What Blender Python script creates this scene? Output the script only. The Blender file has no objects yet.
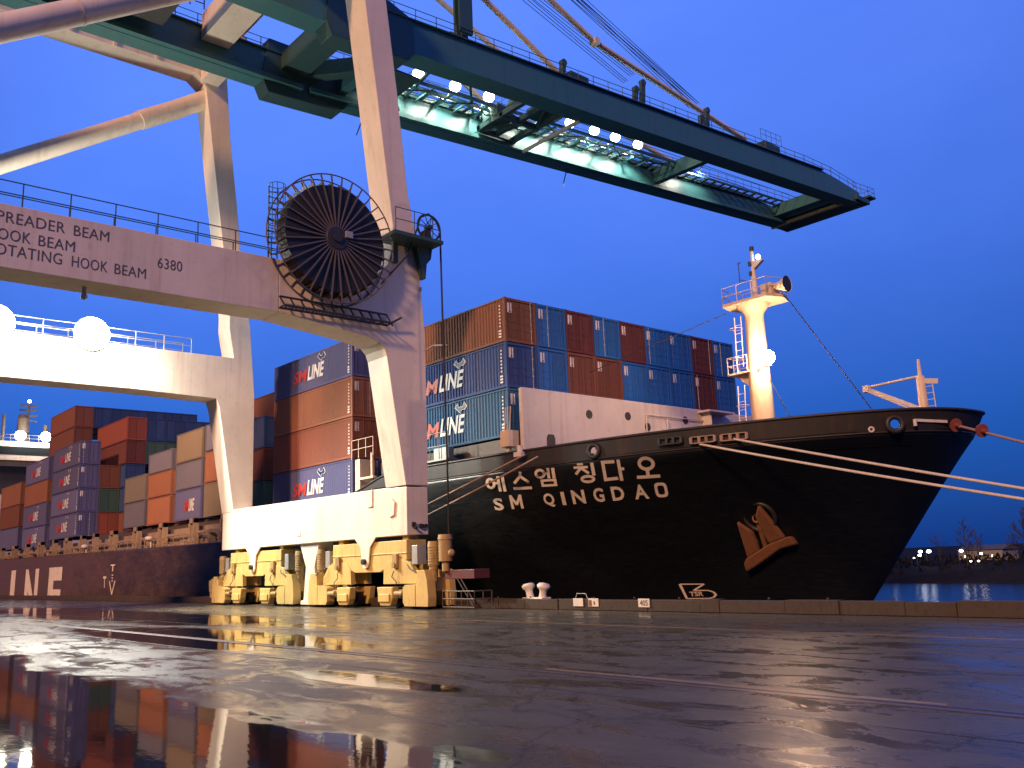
import bpy, bmesh, math, random
from mathutils import Vector, Matrix
random.seed(7)
S = bpy.context.scene
COL = S.collection
R = math.radians

# ------------------------------------------------------------------ materials
def newmat(name):
    m = bpy.data.materials.new(name); m.use_nodes = True
    nt = m.node_tree
    return m, nt, nt.nodes['Principled BSDF']

def N(nt, typ, **kw):
    n = nt.nodes.new(typ)
    for k, v in kw.items():
        setattr(n, k, v)
    return n

def rgba(c): return (c[0], c[1], c[2], 1.0)

def ramp(nt, src, stops):
    r = N(nt, 'ShaderNodeValToRGB')
    e = r.color_ramp.elements
    while len(e) < len(stops): e.new(0.5)
    for i, (p, c) in enumerate(stops):
        e[i].position = p
        e[i].color = rgba(c) if isinstance(c, (tuple, list)) else (c, c, c, 1)
    nt.links.new(src, r.inputs[0])
    return r.outputs[0]

def noise(nt, vec, scale, detail=5, rough=.6, dist=0.0):
    n = N(nt, 'ShaderNodeTexNoise')
    n.inputs['Scale'].default_value = scale
    n.inputs['Detail'].default_value = detail
    n.inputs['Roughness'].default_value = rough
    n.inputs['Distortion'].default_value = dist
    nt.links.new(vec, n.inputs['Vector'])
    return n.outputs['Fac']

def mapping(nt, vec, scale=(1, 1, 1), loc=(0, 0, 0)):
    mp = N(nt, 'ShaderNodeMapping')
    mp.inputs['Scale'].default_value = scale
    mp.inputs['Location'].default_value = loc
    nt.links.new(vec, mp.inputs['Vector'])
    return mp.outputs[0]

def mixc(nt, fac, a, b, blend='MIX'):
    m = N(nt, 'ShaderNodeMix', data_type='RGBA', blend_type=blend)
    for s, v in ((m.inputs[0], fac), (m.inputs[6], a), (m.inputs[7], b)):
        if hasattr(v, 'is_output'): nt.links.new(v, s)
        elif isinstance(v, (tuple, list)): s.default_value = rgba(v)
        else: s.default_value = v
    return m.outputs[2]

def mth(nt, op, a, b=None, clamp=False):
    m = N(nt, 'ShaderNodeMath', operation=op, use_clamp=clamp)
    for i, v in enumerate((a, b)):
        if v is None: continue
        if hasattr(v, 'is_output'): nt.links.new(v, m.inputs[i])
        else: m.inputs[i].default_value = v
    return m.outputs[0]

def paint(name, col, rough=.45, dirt=(.09, .05, .03), amt=.5, scale=.6, streak=.12, metallic=0.0, bump=0.0, vary=.0, spec=.5):
    """worn paint: blotchy fading, vertical rust / grime streaks"""
    m, nt, b = newmat(name)
    tc = N(nt, 'ShaderNodeTexCoord').outputs['Object']
    big = noise(nt, tc, scale * .7, 6, .65)
    st = noise(nt, mapping(nt, tc, (2.2, 2.2, streak)), scale * 2.2, 6, .7)
    fine = noise(nt, tc, scale * 9, 4, .6)
    fade = mixc(nt, ramp(nt, big, [(.35, 0.0), (.7, 1.0)]), col, tuple(min(1, c * .78 + .015) for c in col))
    mask = mth(nt, 'MULTIPLY', ramp(nt, st, [(.52, 0.0), (.74, 1.0)]), amt)
    c2 = mixc(nt, mask, fade, dirt)
    mask2 = mth(nt, 'MULTIPLY', ramp(nt, fine, [(.6, 0.0), (.72, 1.0)]), amt * .6)
    c3 = mixc(nt, mask2, c2, dirt)
    if vary:
        oi = N(nt, 'ShaderNodeObjectInfo')
        hsv = N(nt, 'ShaderNodeHueSaturation')
        nt.links.new(c3, hsv.inputs['Color'])
        mr = N(nt, 'ShaderNodeMapRange')
        mr.inputs[3].default_value = 1 - vary; mr.inputs[4].default_value = 1 + vary
        nt.links.new(oi.outputs['Random'], mr.inputs[0]); nt.links.new(mr.outputs[0], hsv.inputs['Value'])
        c3 = hsv.outputs[0]
    nt.links.new(c3, b.inputs['Base Color'])
    rr = mixc(nt, fine, (rough - .08,) * 3, (min(1, rough + .14),) * 3)
    nt.links.new(rr, b.inputs['Roughness'])
    b.inputs['Metallic'].default_value = metallic
    b.inputs['Specular IOR Level'].default_value = spec
    if bump:
        bp = N(nt, 'ShaderNodeBump'); bp.inputs['Strength'].default_value = bump
        bp.inputs['Distance'].default_value = .03
        nt.links.new(big, bp.inputs['Height']); nt.links.new(bp.outputs[0], b.inputs['Normal'])
    return m

def emis(name, col, strength):
    m, nt, b = newmat(name)
    b.inputs['Base Color'].default_value = (.8, .8, .8, 1)
    b.inputs['Emission Color'].default_value = rgba(col)
    b.inputs['Emission Strength'].default_value = strength
    return m

M = {}
M['crane_white'] = paint('crane white paint', (.79, .69, .58), .42, (.30, .19, .12), .36, .35, .10)
M['crane_teal'] = paint('teal boom paint', (.034, .145, .158), .42, (.04, .05, .045), .45, .4, .2)
M['teal_dark'] = paint('teal steel', (.022, .075, .078), .5, (.03, .03, .03), .5, .6, .3)
M['yellow'] = paint('bogie yellow paint', (.60, .43, .145), .5, (.16, .085, .04), .55, .9, .3)
M['yellow_rusty'] = paint('greasy bogie steel', (.38, .25, .10), .55, (.07, .04, .025), .8, 1.4, .5)
M['galv'] = paint('galvanised steel', (.42, .42, .40), .45, (.16, .10, .06), .4, 1.2, .3, .4)
M['dark_steel'] = paint('dark steel', (.035, .035, .038), .55, (.06, .035, .02), .4, 1.0, .4, .3)
M['black_cable'] = paint('black rubber cable', (.012, .012, .013), .6, (.03, .025, .02), .3, 1, .5)
M['reel_spoke'] = paint('reel spoke steel', (.13, .115, .11), .5, (.17, .07, .03), .6, 1.1, .5, .2)
def hull_paint(name):
    m, nt, b = newmat(name)
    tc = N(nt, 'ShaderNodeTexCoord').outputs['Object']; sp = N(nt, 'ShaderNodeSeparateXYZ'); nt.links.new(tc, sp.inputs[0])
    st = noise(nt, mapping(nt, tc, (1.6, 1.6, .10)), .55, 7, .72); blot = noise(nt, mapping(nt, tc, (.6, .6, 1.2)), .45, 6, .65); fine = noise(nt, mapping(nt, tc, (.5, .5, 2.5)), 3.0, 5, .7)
    body = mth(nt, 'ADD', mth(nt, 'MULTIPLY', sp.outputs[0], -.02), mth(nt, 'SUBTRACT', mth(nt, 'MULTIPLY', blot, 1.4), 2.0), True)   # warm lamp light on the aft hull, painted in as brown
    c = mixc(nt, ramp(nt, blot, [(.35, 0.0), (.7, 1.0)]), (.0028, .0040, .0062), (.0055, .0066, .0088))
    c = mixc(nt, mth(nt, 'MULTIPLY', ramp(nt, st, [(.60, 0.0), (.80, 1.0)]), .35), c, (.022, .015, .011))
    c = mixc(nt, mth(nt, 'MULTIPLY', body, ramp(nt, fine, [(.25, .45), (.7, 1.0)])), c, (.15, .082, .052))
    nt.links.new(c, b.inputs['Base Color']); b.inputs['Roughness'].default_value = .42
    nt.links.new(ramp(nt, fine, [(.3, .34), (.7, .55)]), b.inputs['Roughness'])
    cb = N(nt, 'ShaderNodeCombineXYZ'); nt.links.new(sp.outputs[0], cb.inputs[0]); nt.links.new(sp.outputs[2], cb.inputs[1])
    br = N(nt, 'ShaderNodeTexBrick'); br.inputs['Scale'].default_value = 1; br.inputs['Mortar Size'].default_value = .018; br.inputs['Brick Width'].default_value = 7.0; br.inputs['Row Height'].default_value = 1.9; br.inputs['Mortar Smooth'].default_value = 1
    nt.links.new(cb.outputs[0], br.inputs['Vector'])
    hgt = mth(nt, 'ADD', mth(nt, 'MULTIPLY', br.outputs['Fac'], .35), mth(nt, 'MULTIPLY', noise(nt, mapping(nt, tc, (1.2, .2, 1.2)), .8, 2, .4), 1.0))
    bp = N(nt, 'ShaderNodeBump'); bp.inputs['Strength'].default_value = .35; bp.inputs['Distance'].default_value = .05; nt.links.new(hgt, bp.inputs['Height']); nt.links.new(bp.outputs[0], b.inputs['Normal'])
    return m
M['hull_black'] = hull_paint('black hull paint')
M['bulwark'] = paint('faded black bulwark paint', (.017, .0155, .0165), .5, (.075, .04, .025), .6, .35, .12, 0, .15)
M['ship_white'] = paint('ship white paint', (.66, .60, .56), .45, (.30, .17, .09), .40, .45, .08)
M['ship_cream'] = paint('ship cream paint', (.70, .56, .42), .45, (.30, .16, .07), .35, .6, .1)
M['deck'] = paint('red oxide deck', (.10, .045, .03), .6, (.04, .03, .02), .6, .6, 1)
M['deck_grey'] = paint('lashing bridge steel', (.33, .24, .17), .55, (.12, .055, .025), .8, .7, .15)
M['deck_dark'] = paint('shadowy coaming steel', (.075, .055, .045), .6, (.06, .03, .015), .8, .7, .3)
M['anchor_rust'] = paint('rusty anchor', (.21, .085, .032), .75, (.10, .04, .015), .8, 1.4, .8)
M['letter_white'] = paint('white hull lettering paint', (.82, .72, .60), .5, (.30, .20, .12), .45, 1.3, .3)
M['letter_dark'] = paint('grey stencil paint', (.10, .085, .085), .5, (.2, .16, .15), .3, 1.0, .5)
M['logo_white'] = paint('white logo paint', (.80, .79, .77), .5, (.40, .3, .22), .35, 1.6, .2)
M['logo_red'] = paint('red logo paint', (.55, .045, .025), .5, (.30, .10, .06), .35, 1.6, .2)
M['logo_navy'] = paint('navy logo paint', (.012, .02, .07), .5, (.03, .03, .06), .3, 1.6, .2)
M['rope'] = paint('pale mooring rope', (.62, .50, .38), .85, (.25, .16, .10), .5, 3, .6)
M['rope_dark'] = paint('weathered mooring rope', (.36, .24, .19), .9, (.15, .08, .05), .6, 3, .6)
M['timber'] = paint('weathered timber', (.050, .030, .019), .8, (.018, .012, .009), .9, 1.6, 1.5, 0, .6)
M['placard'] = paint('white placard paint', (.75, .70, .62), .5, (.35, .2, .1), .4, 3, 1)
M['red_box'] = paint('dark red paint', (.11, .016, .016), .5, (.08, .03, .02), .5, 1.2, .4)
M['rat_guard'] = paint('red brown rat guard', (.26, .06, .045), .6, (.08, .04, .03), .5, 2, .5)
M['bark'] = paint('winter bark', (.03, .022, .02), .9, (.03, .02, .02), .5, 2, .5)
M['far_wall'] = paint('pale far building wall', (.22, .22, .22), .7, (.25, .22, .2), .4, .3, .5)
M['far_roof'] = paint('dark far roof', (.06, .06, .065), .8, (.04, .04, .04), .4, .3, .5)
M['asphalt_dark'] = paint('tar joint', (.02, .02, .02), .5, (.04, .03, .02), .5, 1, 1)
M['rail_steel'] = paint('worn rail steel', (.22, .17, .13), .3, (.12, .05, .025), .6, 1.5, 1, .7)
M['yellow_line'] = paint('worn yellow line paint', (.30, .19, .05), .4, (.05, .04, .03), .9, 2.5, 1)
CONT = {
    'brown': (.17, .055, .034), 'dark red': (.115, .028, .026), 'blue': (.012, .125, .44),
    'dark blue': (.016, .05, .17), 'teal blue': (.045, .17, .28), 'orange brown': (.27, .105, .058), 'brick': (.24, .075, .045), 'dull brown': (.165, .065, .035), 'dimmed blue': (.014, .055, .22), 'dimmed teal blue': (.018, .105, .24),  # last three carry the front stack's dimmer light in their colour
    'green': (.035, .085, .075), 'grey': (.19, .165, .15), 'tan': (.20, .155, .115), 'pale blue': (.13, .125, .18),
    'red': (.24, .055, .035), 'steel blue': (.085, .088, .205)}  # last entry: warm lamp light put into the blue paint
for k, c in CONT.items():
    M['c_' + k] = paint(k + ' container paint', c, .62, (.16, .075, .04) if k not in ('grey', 'tan', 'pale blue') else (.20, .11, .06), .42, .55, .10, 0, 0, .17, .28)
M['lamp_white'] = emis('floodlight glow', (1.0, .96, .78), 60)
M['lamp_boom'] = emis('boom floodlight glow', (1.0, .97, .80), 14)
M['lamp_warm'] = emis('sodium lamp glow', (1.0, .62, .36), 330)
M['lamp_far'] = emis('far lamp glow', (1.0, .86, .7), 9)
M['lamp_far_white'] = emis('far white lamp glow', (.9, .95, 1.0), 12)
M['window_lit'] = emis('lit far window', (1.0, .75, .35), 5)
m, nt, b = newmat('dark window glass'); b.inputs['Base Color'].default_value = (.02, .025, .03, 1); b.inputs['Roughness'].default_value = .08
M['glass'] = m

# wet asphalt with standing water
def smooth(nt, v, a, b_):
    mr = N(nt, 'ShaderNodeMapRange', interpolation_type='SMOOTHSTEP')
    mr.inputs[1].default_value = a; mr.inputs[2].default_value = b_
    nt.links.new(v, mr.inputs[0])
    return mr.outputs[0]
m, nt, b = newmat('wet asphalt')
tc = N(nt, 'ShaderNodeTexCoord').outputs['Object']
sep = N(nt, 'ShaderNodeSeparateXYZ'); nt.links.new(tc, sep.inputs[0])
gx, gy = sep.outputs[0], sep.outputs[1]
nbig = noise(nt, mapping(nt, tc, (.35, 1.0, 1)), .42, 5, .55, .4)
nmid = noise(nt, mapping(nt, tc, (.55, 1.3, 1)), 1.3, 5, .6)
nfine = noise(nt, tc, 55, 3, .7)
nstreak = noise(nt, mapping(nt, tc, (.5, 1.2, 1)), .9, 7, .68, .7)
nstone = noise(nt, tc, 140, 2, .5)
def ell(cx, cy, rx, ry):
    a = mth(nt, 'DIVIDE', mth(nt, 'SUBTRACT', gx, cx), rx); c = mth(nt, 'DIVIDE', mth(nt, 'SUBTRACT', gy, cy), ry)
    r2 = mth(nt, 'ADD', mth(nt, 'MULTIPLY', a, a), mth(nt, 'MULTIPLY', c, c))
    return mth(nt, 'SUBTRACT', 1.0, r2)
half = mth(nt, 'MINIMUM', mth(nt, 'DIVIDE', mth(nt, 'SUBTRACT', 7.0, gy), 1.5), mth(nt, 'DIVIDE', mth(nt, 'SUBTRACT', -8.6, gx), 3.0))
half = mth(nt, 'MINIMUM', half, .62)
fields = [half, ell(-16.6, 10.15, 3.3, .62), ell(-33, 13.4, 12, 2.3), 
          ell(-62, 18.5, 30, 3.2), ell(-12.2, 6.1, 1.5, .45), ell(-9.0, 7.0, .75, .28)]
f = fields[0]
for g in fields[1:]: f = mth(nt, 'MAXIMUM', f, g)
f = mth(nt, 'MAXIMUM', f, -0.75)
f = mth(nt, 'ADD', f, mth(nt, 'MULTIPLY', mth(nt, 'SUBTRACT', nbig, .5), 2.3))
f = mth(nt, 'ADD', f, mth(nt, 'MULTIPLY', mth(nt, 'SUBTRACT', nmid, .5), .9))
pud = smooth(nt, f, .02, .30)
wet = smooth(nt, f, -1.1, .1)
base = mixc(nt, ramp(nt, nbig, [(.35, 0.0), (.65, 1.0)]), (.062, .054, .036), (.135, .119, .080))
base = mixc(nt, ramp(nt, nstone, [(.35, 0.0), (.75, .5)]), base, (.10, .09, .085))
base = mixc(nt, mth(nt, 'MULTIPLY', wet, .6), base, (.036, .030, .023))
ck = N(nt, 'ShaderNodeTexVoronoi', feature='DISTANCE_TO_EDGE'); ck.inputs['Scale'].default_value = .33
wv = N(nt, 'ShaderNodeMix', data_type='VECTOR'); wv.inputs[0].default_value = .12; nt.links.new(tc, wv.inputs[4]); nzc = N(nt, 'ShaderNodeTexNoise'); nzc.inputs['Scale'].default_value = 1.3; nzc.inputs['Detail'].default_value = 6; nt.links.new(tc, nzc.inputs['Vector']); nt.links.new(nzc.outputs['Color'], wv.inputs[5])
wsc = N(nt, 'ShaderNodeVectorMath', operation='MULTIPLY_ADD'); nt.links.new(nzc.outputs['Color'], wsc.inputs[0]); wsc.inputs[1].default_value = (.8, .8, .8); nt.links.new(tc, wsc.inputs[2]); nt.links.new(wsc.outputs[0], ck.inputs['Vector'])
crack = ramp(nt, ck.outputs['Distance'], [(.0, 1.0), (.012, 0.0)])
base = mixc(nt, mth(nt, 'MULTIPLY', crack, .7), base, (.012, .010, .009))
stain = ramp(nt, noise(nt, mapping(nt, tc, (.5, 1, 1)), 2.3, 6, .7, .8), [(.56, 0.0), (.70, .75)])
base = mixc(nt, stain, base, (.022, .018, .014))
base = mixc(nt, pud, base, (.012, .011, .010))
nt.links.new(base, b.inputs['Base Color'])
rgh = mixc(nt, wet, (.42,) * 3, (.25,) * 3)
rgh = mixc(nt, mth(nt, 'MULTIPLY', ramp(nt, nstreak, [(.47, 0.0), (.60, 1.0)]), .85), rgh, (.10,) * 3)
rgh = mixc(nt, pud, rgh, (.035,) * 3)
nt.links.new(rgh, b.inputs['Roughness'])
b.inputs['IOR'].default_value = 1.45
bp = N(nt, 'ShaderNodeBump'); bp.inputs['Distance'].default_value = .0016
bst = mth(nt, 'MULTIPLY', mth(nt, 'SUBTRACT', 1.0, pud), .6); nt.links.new(bst, bp.inputs['Strength'])
hh = mth(nt, 'ADD', mth(nt, 'ADD', mth(nt, 'MULTIPLY', nfine, .8), mth(nt, 'MULTIPLY', nstone, .4)), mth(nt, 'MULTIPLY', nmid, 3.0))
sp_l = mixc(nt, pud, (.20,) * 3, (.5,) * 3); nt.links.new(sp_l, b.inputs['Specular IOR Level'])
nt.links.new(hh, bp.inputs['Height'])
rip = N(nt, 'ShaderNodeBump'); rip.inputs['Strength'].default_value = .05; rip.inputs['Distance'].default_value = .02
nt.links.new(noise(nt, mapping(nt, tc, (1, 2.2, 1)), 3.0, 3, .5), rip.inputs['Height'])
nt.links.new(bp.outputs[0], rip.inputs['Normal']); nt.links.new(rip.outputs[0], b.inputs['Normal'])
M['asphalt'] = m

m, nt, b = newmat('river water')
tc = N(nt, 'ShaderNodeTexCoord').outputs['Object']
b.inputs['Base Color'].default_value = (.006, .022, .05, 1); b.inputs['Roughness'].default_value = .12; b.inputs['IOR'].default_value = 1.33
bp = N(nt, 'ShaderNodeBump'); bp.inputs['Strength'].default_value = .5; bp.inputs['Distance'].default_value = .25
nt.links.new(noise(nt, mapping(nt, tc, (.5, 1, 1)), .8, 5, .6), bp.inputs['Height']); nt.links.new(bp.outputs[0], b.inputs['Normal'])
M['water'] = m
M['bank'] = paint('dark winter bank', (.008, .0075, .007), 1.0, (.006, .0055, .005), .6, .12, 1, 0, .6, 0, .05)
M['concrete'] = paint('quay concrete', (.22, .20, .18), .8, (.07, .05, .04), .6, .5, .3)

# ------------------------------------------------------------------ mesh helper
class MB:
    def __init__(self): self.v = []; self.f = []; self.s = []
    def add(self, vs, fs, smooth=False):
        o = len(self.v); self.v += [tuple(p) for p in vs]
        for q in fs: self.f.append(tuple(o + i for i in q)); self.s.append(smooth)
    def box(self, x0, x1, y0, y1, z0, z1):
        self.add([(x0, y0, z0), (x1, y0, z0), (x1, y1, z0), (x0, y1, z0), (x0, y0, z1), (x1, y0, z1), (x1, y1, z1), (x0, y1, z1)],
                 [(0, 3, 2, 1), (4, 5, 6, 7), (0, 1, 5, 4), (1, 2, 6, 5), (2, 3, 7, 6), (3, 0, 4, 7)]); return self
    def bar(self, p, q, w, h, up=(0, 0, 1), w2=None, h2=None):
        p = Vector(p); q = Vector(q); d = (q - p).normalized(); up = Vector(up)
        s = d.cross(up)
        if s.length < 1e-4: s = d.cross(Vector((1, 0, 0)))
        s.normalize(); u = s.cross(d).normalized()
        w2 = w if w2 is None else w2; h2 = h if h2 is None else h2
        vs = []
        for c, a, e in ((p, w, h), (q, w2, h2)):
            for i, j in ((-1, -1), (1, -1), (1, 1), (-1, 1)): vs.append(c + s * (a / 2 * i) + u * (e / 2 * j))
        self.add(vs, [(0, 3, 2, 1), (4, 5, 6, 7), (0, 1, 5, 4), (1, 2, 6, 5), (2, 3, 7, 6), (3, 0, 4, 7)]); return self
    def tube(self, p, q, r, r2=None, n=10, caps=True):
        p = Vector(p); q = Vector(q); d = q - p
        if d.length < 1e-6: return self
        d.normalize(); a = d.orthogonal().normalized(); e = d.cross(a)
        r2 = r if r2 is None else r2; vs = []
        for c, rr in ((p, r), (q, r2)):
            for i in range(n):
                t = 2 * math.pi * i / n; vs.append(c + a * (rr * math.cos(t)) + e * (rr * math.sin(t)))
        self.add(vs, [(i, (i + 1) % n, n + (i + 1) % n, n + i) for i in range(n)], n > 5)
        if caps: self.add(vs, [tuple(range(n - 1, -1, -1)), tuple(range(n, 2 * n))])
        return self
    def path(self, pts, r, n=6):
        for a, c in zip(pts, pts[1:]): self.tube(a, c, r, n=n)
        return self
    def prism(self, poly, fn, t0, t1):
        """poly in 2-D, fn(u, v, t) -> xyz"""
        k = len(poly)
        vs = [fn(u, v, t0) for u, v in poly] + [fn(u, v, t1) for u, v in poly]
        self.add(vs, [tuple(range(k - 1, -1, -1)), tuple(range(k, 2 * k))] + [(i, (i + 1) % k, k + (i + 1) % k, k + i) for i in range(k)]); return self
    def ring(self, c, ax, R0, r, n=40, m=8):
        c = Vector(c); d = Vector(ax).normalized(); a = d.orthogonal().normalized(); e = d.cross(a); vs = []
        for i in range(n):
            t = 2 * math.pi * i / n; o = a * math.cos(t) + e * math.sin(t)
            for j in range(m):
                s = 2 * math.pi * j / m; vs.append(c + o * (R0 + r * math.cos(s)) + d * (r * math.sin(s)))
        self.add(vs, [(i * m + j, ((i + 1) % n) * m + j, ((i + 1) % n) * m + (j + 1) % m, i * m + (j + 1) % m) for i in range(n) for j in range(m)], True); return self
    def sphere(self, c, r, n=12, sz=1.0):
        c = Vector(c); vs = []; h = n // 2
        for i in range(h + 1):
            ph = math.pi * i / h
            for j in range(n):
                t = 2 * math.pi * j / n; vs.append(c + Vector((r * math.sin(ph) * math.cos(t), r * math.sin(ph) * math.sin(t), r * sz * math.cos(ph))))
        self.add(vs, [(i * n + j, (i + 1) * n + j, (i + 1) * n + (j + 1) % n, i * n + (j + 1) % n) for i in range(h) for j in range(n)], True); return self
    def lathe(self, prof, c=(0, 0, 0), ax='z', n=20):
        vs = []
        for rr, h in prof:
            for j in range(n):
                t = 2 * math.pi * j / n; a, e = rr * math.cos(t), rr * math.sin(t)
                vs.append({'z': (c[0] + a, c[1] + e, c[2] + h), 'x': (c[0] + h, c[1] + a, c[2] + e), 'y': (c[0] + a, c[1] + h, c[2] + e)}[ax])
        k = len(prof)
        self.add(vs, [(i * n + j, i * n + (j + 1) % n, (i + 1) * n + (j + 1) % n, (i + 1) * n + j) for i in range(k - 1) for j in range(n)], True); return self
    def rail(self, pts, h=1.05, step=1.5, r=.025, rp=.03, mids=1):
        """guard rail along a polyline of floor points"""
        for a, c in zip(pts, pts[1:]):
            a = Vector(a); c = Vector(c); L = (c - a).length; n = max(1, round(L / step))
            for i in range(n + 1):
                p = a.lerp(c, i / n); self.tube(p, p + Vector((0, 0, h)), rp, n=5)
            for k in range(mids + 1):
                dz = Vector((0, 0, h * (1 - k / (mids + 1)))); self.tube(a + dz, c + dz, r, n=5)
        return self
    def ladder(self, p, q, w, wdir, r=.03, step=.35):
        p = Vector(p); q = Vector(q); o = Vector(wdir).normalized() * (w / 2)
        self.tube(p - o, q - o, r, n=5); self.tube(p + o, q + o, r, n=5)
        n = int((q - p).length / step)
        for i in range(1, n): c = p.lerp(q, i / n); self.tube(c - o, c + o, r * .7, n=4)
        return self
    def mesh(self, name, mat):
        me = bpy.data.meshes.new(name); me.from_pydata(self.v, [], self.f)
        me.polygons.foreach_set('use_smooth', self.s); me.materials.append(M[mat]); me.update()
        bm = bmesh.new(); bm.from_mesh(me); bmesh.ops.recalc_face_normals(bm, faces=bm.faces); bm.to_mesh(me); bm.free()
        return me
    def build(self, name, mat, parent=None, bevel=0):
        o = bpy.data.objects.new(name, self.mesh(name, mat)); COL.objects.link(o)
        if parent is not None:
            o.parent = parent; o.matrix_parent_inverse = WM[parent.name].inverted()
        WM[o.name] = Matrix.Identity(4)
        if bevel:
            bv = o.modifiers.new('edge', 'BEVEL'); bv.width = bevel; bv.segments = 2; bv.limit_method = 'ANGLE'
        return o
WM = {}
def empty(name, loc, parent=None):
    o = bpy.data.objects.new(name, None); COL.objects.link(o); o.location = loc; o.empty_display_size = .5
    WM[o.name] = Matrix.Translation(loc); return o
def tag(o, label=None, cat=None, group=None, kind=None):
    if label: o['label'] = label
    if cat: o['category'] = cat
    if group: o['group'] = group
    if kind: o['kind'] = kind
    return o
def lamp(name, loc, power, col, parent=None, radius=.3, spot=None, aim=None):
    l = bpy.data.lights.new(name, 'SPOT' if spot else 'POINT'); l.energy = power; l.color = col; l.shadow_soft_size = radius
    o = bpy.data.objects.new(name, l); COL.objects.link(o); o.location = loc
    if spot:
        l.spot_size = R(spot); l.spot_blend = .6
        o.rotation_euler = (Vector(aim) - Vector(loc)).to_track_quat('-Z', 'Y').to_euler()
    if parent is not None: o.parent = parent; o.matrix_parent_inverse = WM[parent.name].inverted()
    return o

def text2d(s, bold=0.0, spacing=1.0, res=3):
    """outline lettering as triangles in a unit box: (verts 0..1, faces)"""
    cu = bpy.data.curves.new('lettering', 'FONT'); cu.body = s; cu.size = 1; cu.offset = bold; cu.space_character = spacing; cu.resolution_u = res
    ob = bpy.data.objects.new('lettering', cu); COL.objects.link(ob)
    dg = bpy.context.evaluated_depsgraph_get(); me = bpy.data.meshes.new_from_object(ob.evaluated_get(dg))
    vs = [(v.co.x, v.co.y) for v in me.vertices]; fs = [tuple(p.vertices) for p in me.polygons]
    bpy.data.objects.remove(ob); bpy.data.curves.remove(cu); bpy.data.meshes.remove(me)
    x0 = min(v[0] for v in vs); x1 = max(v[0] for v in vs); y0 = min(v[1] for v in vs); y1 = max(v[1] for v in vs)
    return [((x - x0) / (x1 - x0), (y - y0) / (y1 - y0)) for x, y in vs], fs

# ------------------------------------------------------------------ setting
g = MB(); g.box(-420, 300, -260, 29.95, -6, 0); o = g.build('quay_ground', 'asphalt'); tag(o, kind='structure')
g = MB(); g.box(-420, 300, 29.955, 30.25, -6, .012); o = g.build('quay_kerb', 'concrete'); tag(o, kind='structure')
g = MB(); g.add([(-3000, 30.2, -4), (3000, 30.2, -4), (3000, 4000, -4), (-3000, 4000, -4)], [(0, 1, 2, 3)]); o = g.build('river_water', 'water'); tag(o, kind='structure')
# bank beyond the river
def shore(x): return 142 + (-x) * .232 * .98 + (.5 * math.sin(x * .11) + .35 * math.sin(x * .37))
g = MB(); vs = []; fs = []
prof = [(-1.5, -4.6), (0, -3.95), (3, -3.0), (6, -2.1), (10, -1.4), (40, -1.0), (700, 0.5), (3500, 1.5)]
xs = [-900 + i * 6 for i in range(251)]
rr = random.Random(3)
for x in xs:
    for dy, z in prof: vs.append((x, shore(x) + dy, z + (rr.uniform(-.35, .35) if -2.5 < z < 1.5 else 0)))
k = len(prof)
fs = [(i * k + j, (i + 1) * k + j, (i + 1) * k + j + 1, i * k + j + 1) for i in range(len(xs) - 1) for j in range(k - 1)]
g.add(vs, fs, True); o = g.build('river_bank_terrain', 'bank'); tag(o, kind='structure')

# pavement seams and the landside crane rail slot
g = MB()
for y0, y1 in ((12.86, 13.02), (13.16, 13.24)): g.box(-300, 120, y0, y1, .002, .012)
o = g.build('crane_rail_strip', 'rail_steel'); tag(o, kind='structure')
g = MB(); g.box(-300, 120, 13.025, 13.155, .001, .005); g.box(-300, 120, 11.28, 11.32, .001, .005)
g.box(-300, 120, 21.2, 21.235, .001, .005); g.box(-300, 120, 16.9, 16.93, .001, .005); g.box(-300, 120, 25.6, 25.63, .001, .005)
for x in range(-120, 20, 9): g.box(x, x + .03, 13.3, 25.4, .001, .004)
o = g.build('pavement_joint', 'asphalt_dark'); tag(o, kind='structure')
g = MB(); g.box(-14.5, -6.2, 13.26, 13.40, .002, .007); g.box(-60, 40, 23.0, 23.1, .002, .007); o = g.build('painted_ground_marking', 'yellow_line'); tag(o, kind='structure')
g = MB(); g.box(-300, 60, 28.62, 28.78, .002, .014); o = g.build('waterside_crane_rail', 'rail_steel'); tag(o, kind='structure')

# timber bull rail along the quay edge: every beam a thing
x = 14.0; i = 0
rr = random.Random(11)
while x > -150:
    L = 9.0
    g = MB(); xx_ = -L / 2 + .012
    while xx_ < L / 2 - .1:
        w_ = min(rr.uniform(1.6, 3.4), L / 2 - .012 - xx_); g.box(xx_, xx_ + w_ - .012, -.2 + rr.uniform(-.02, .02), .2, .0, .47 + rr.uniform(-.03, .03)); xx_ += w_
    for bx in (-2.4, 0, 2.4): g.tube((bx, 0, .5), (bx, 0, .565), .05, n=8)
    o = g.build('bull_rail', 'timber', bevel=.025); o.location = (x - L / 2, 29.62, .012)
    tag(o, 'weathered brown timber kerb beam along the quay edge', 'kerb beam', 'timber kerb beams along the quay edge')
    x -= L; i += 1

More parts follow.
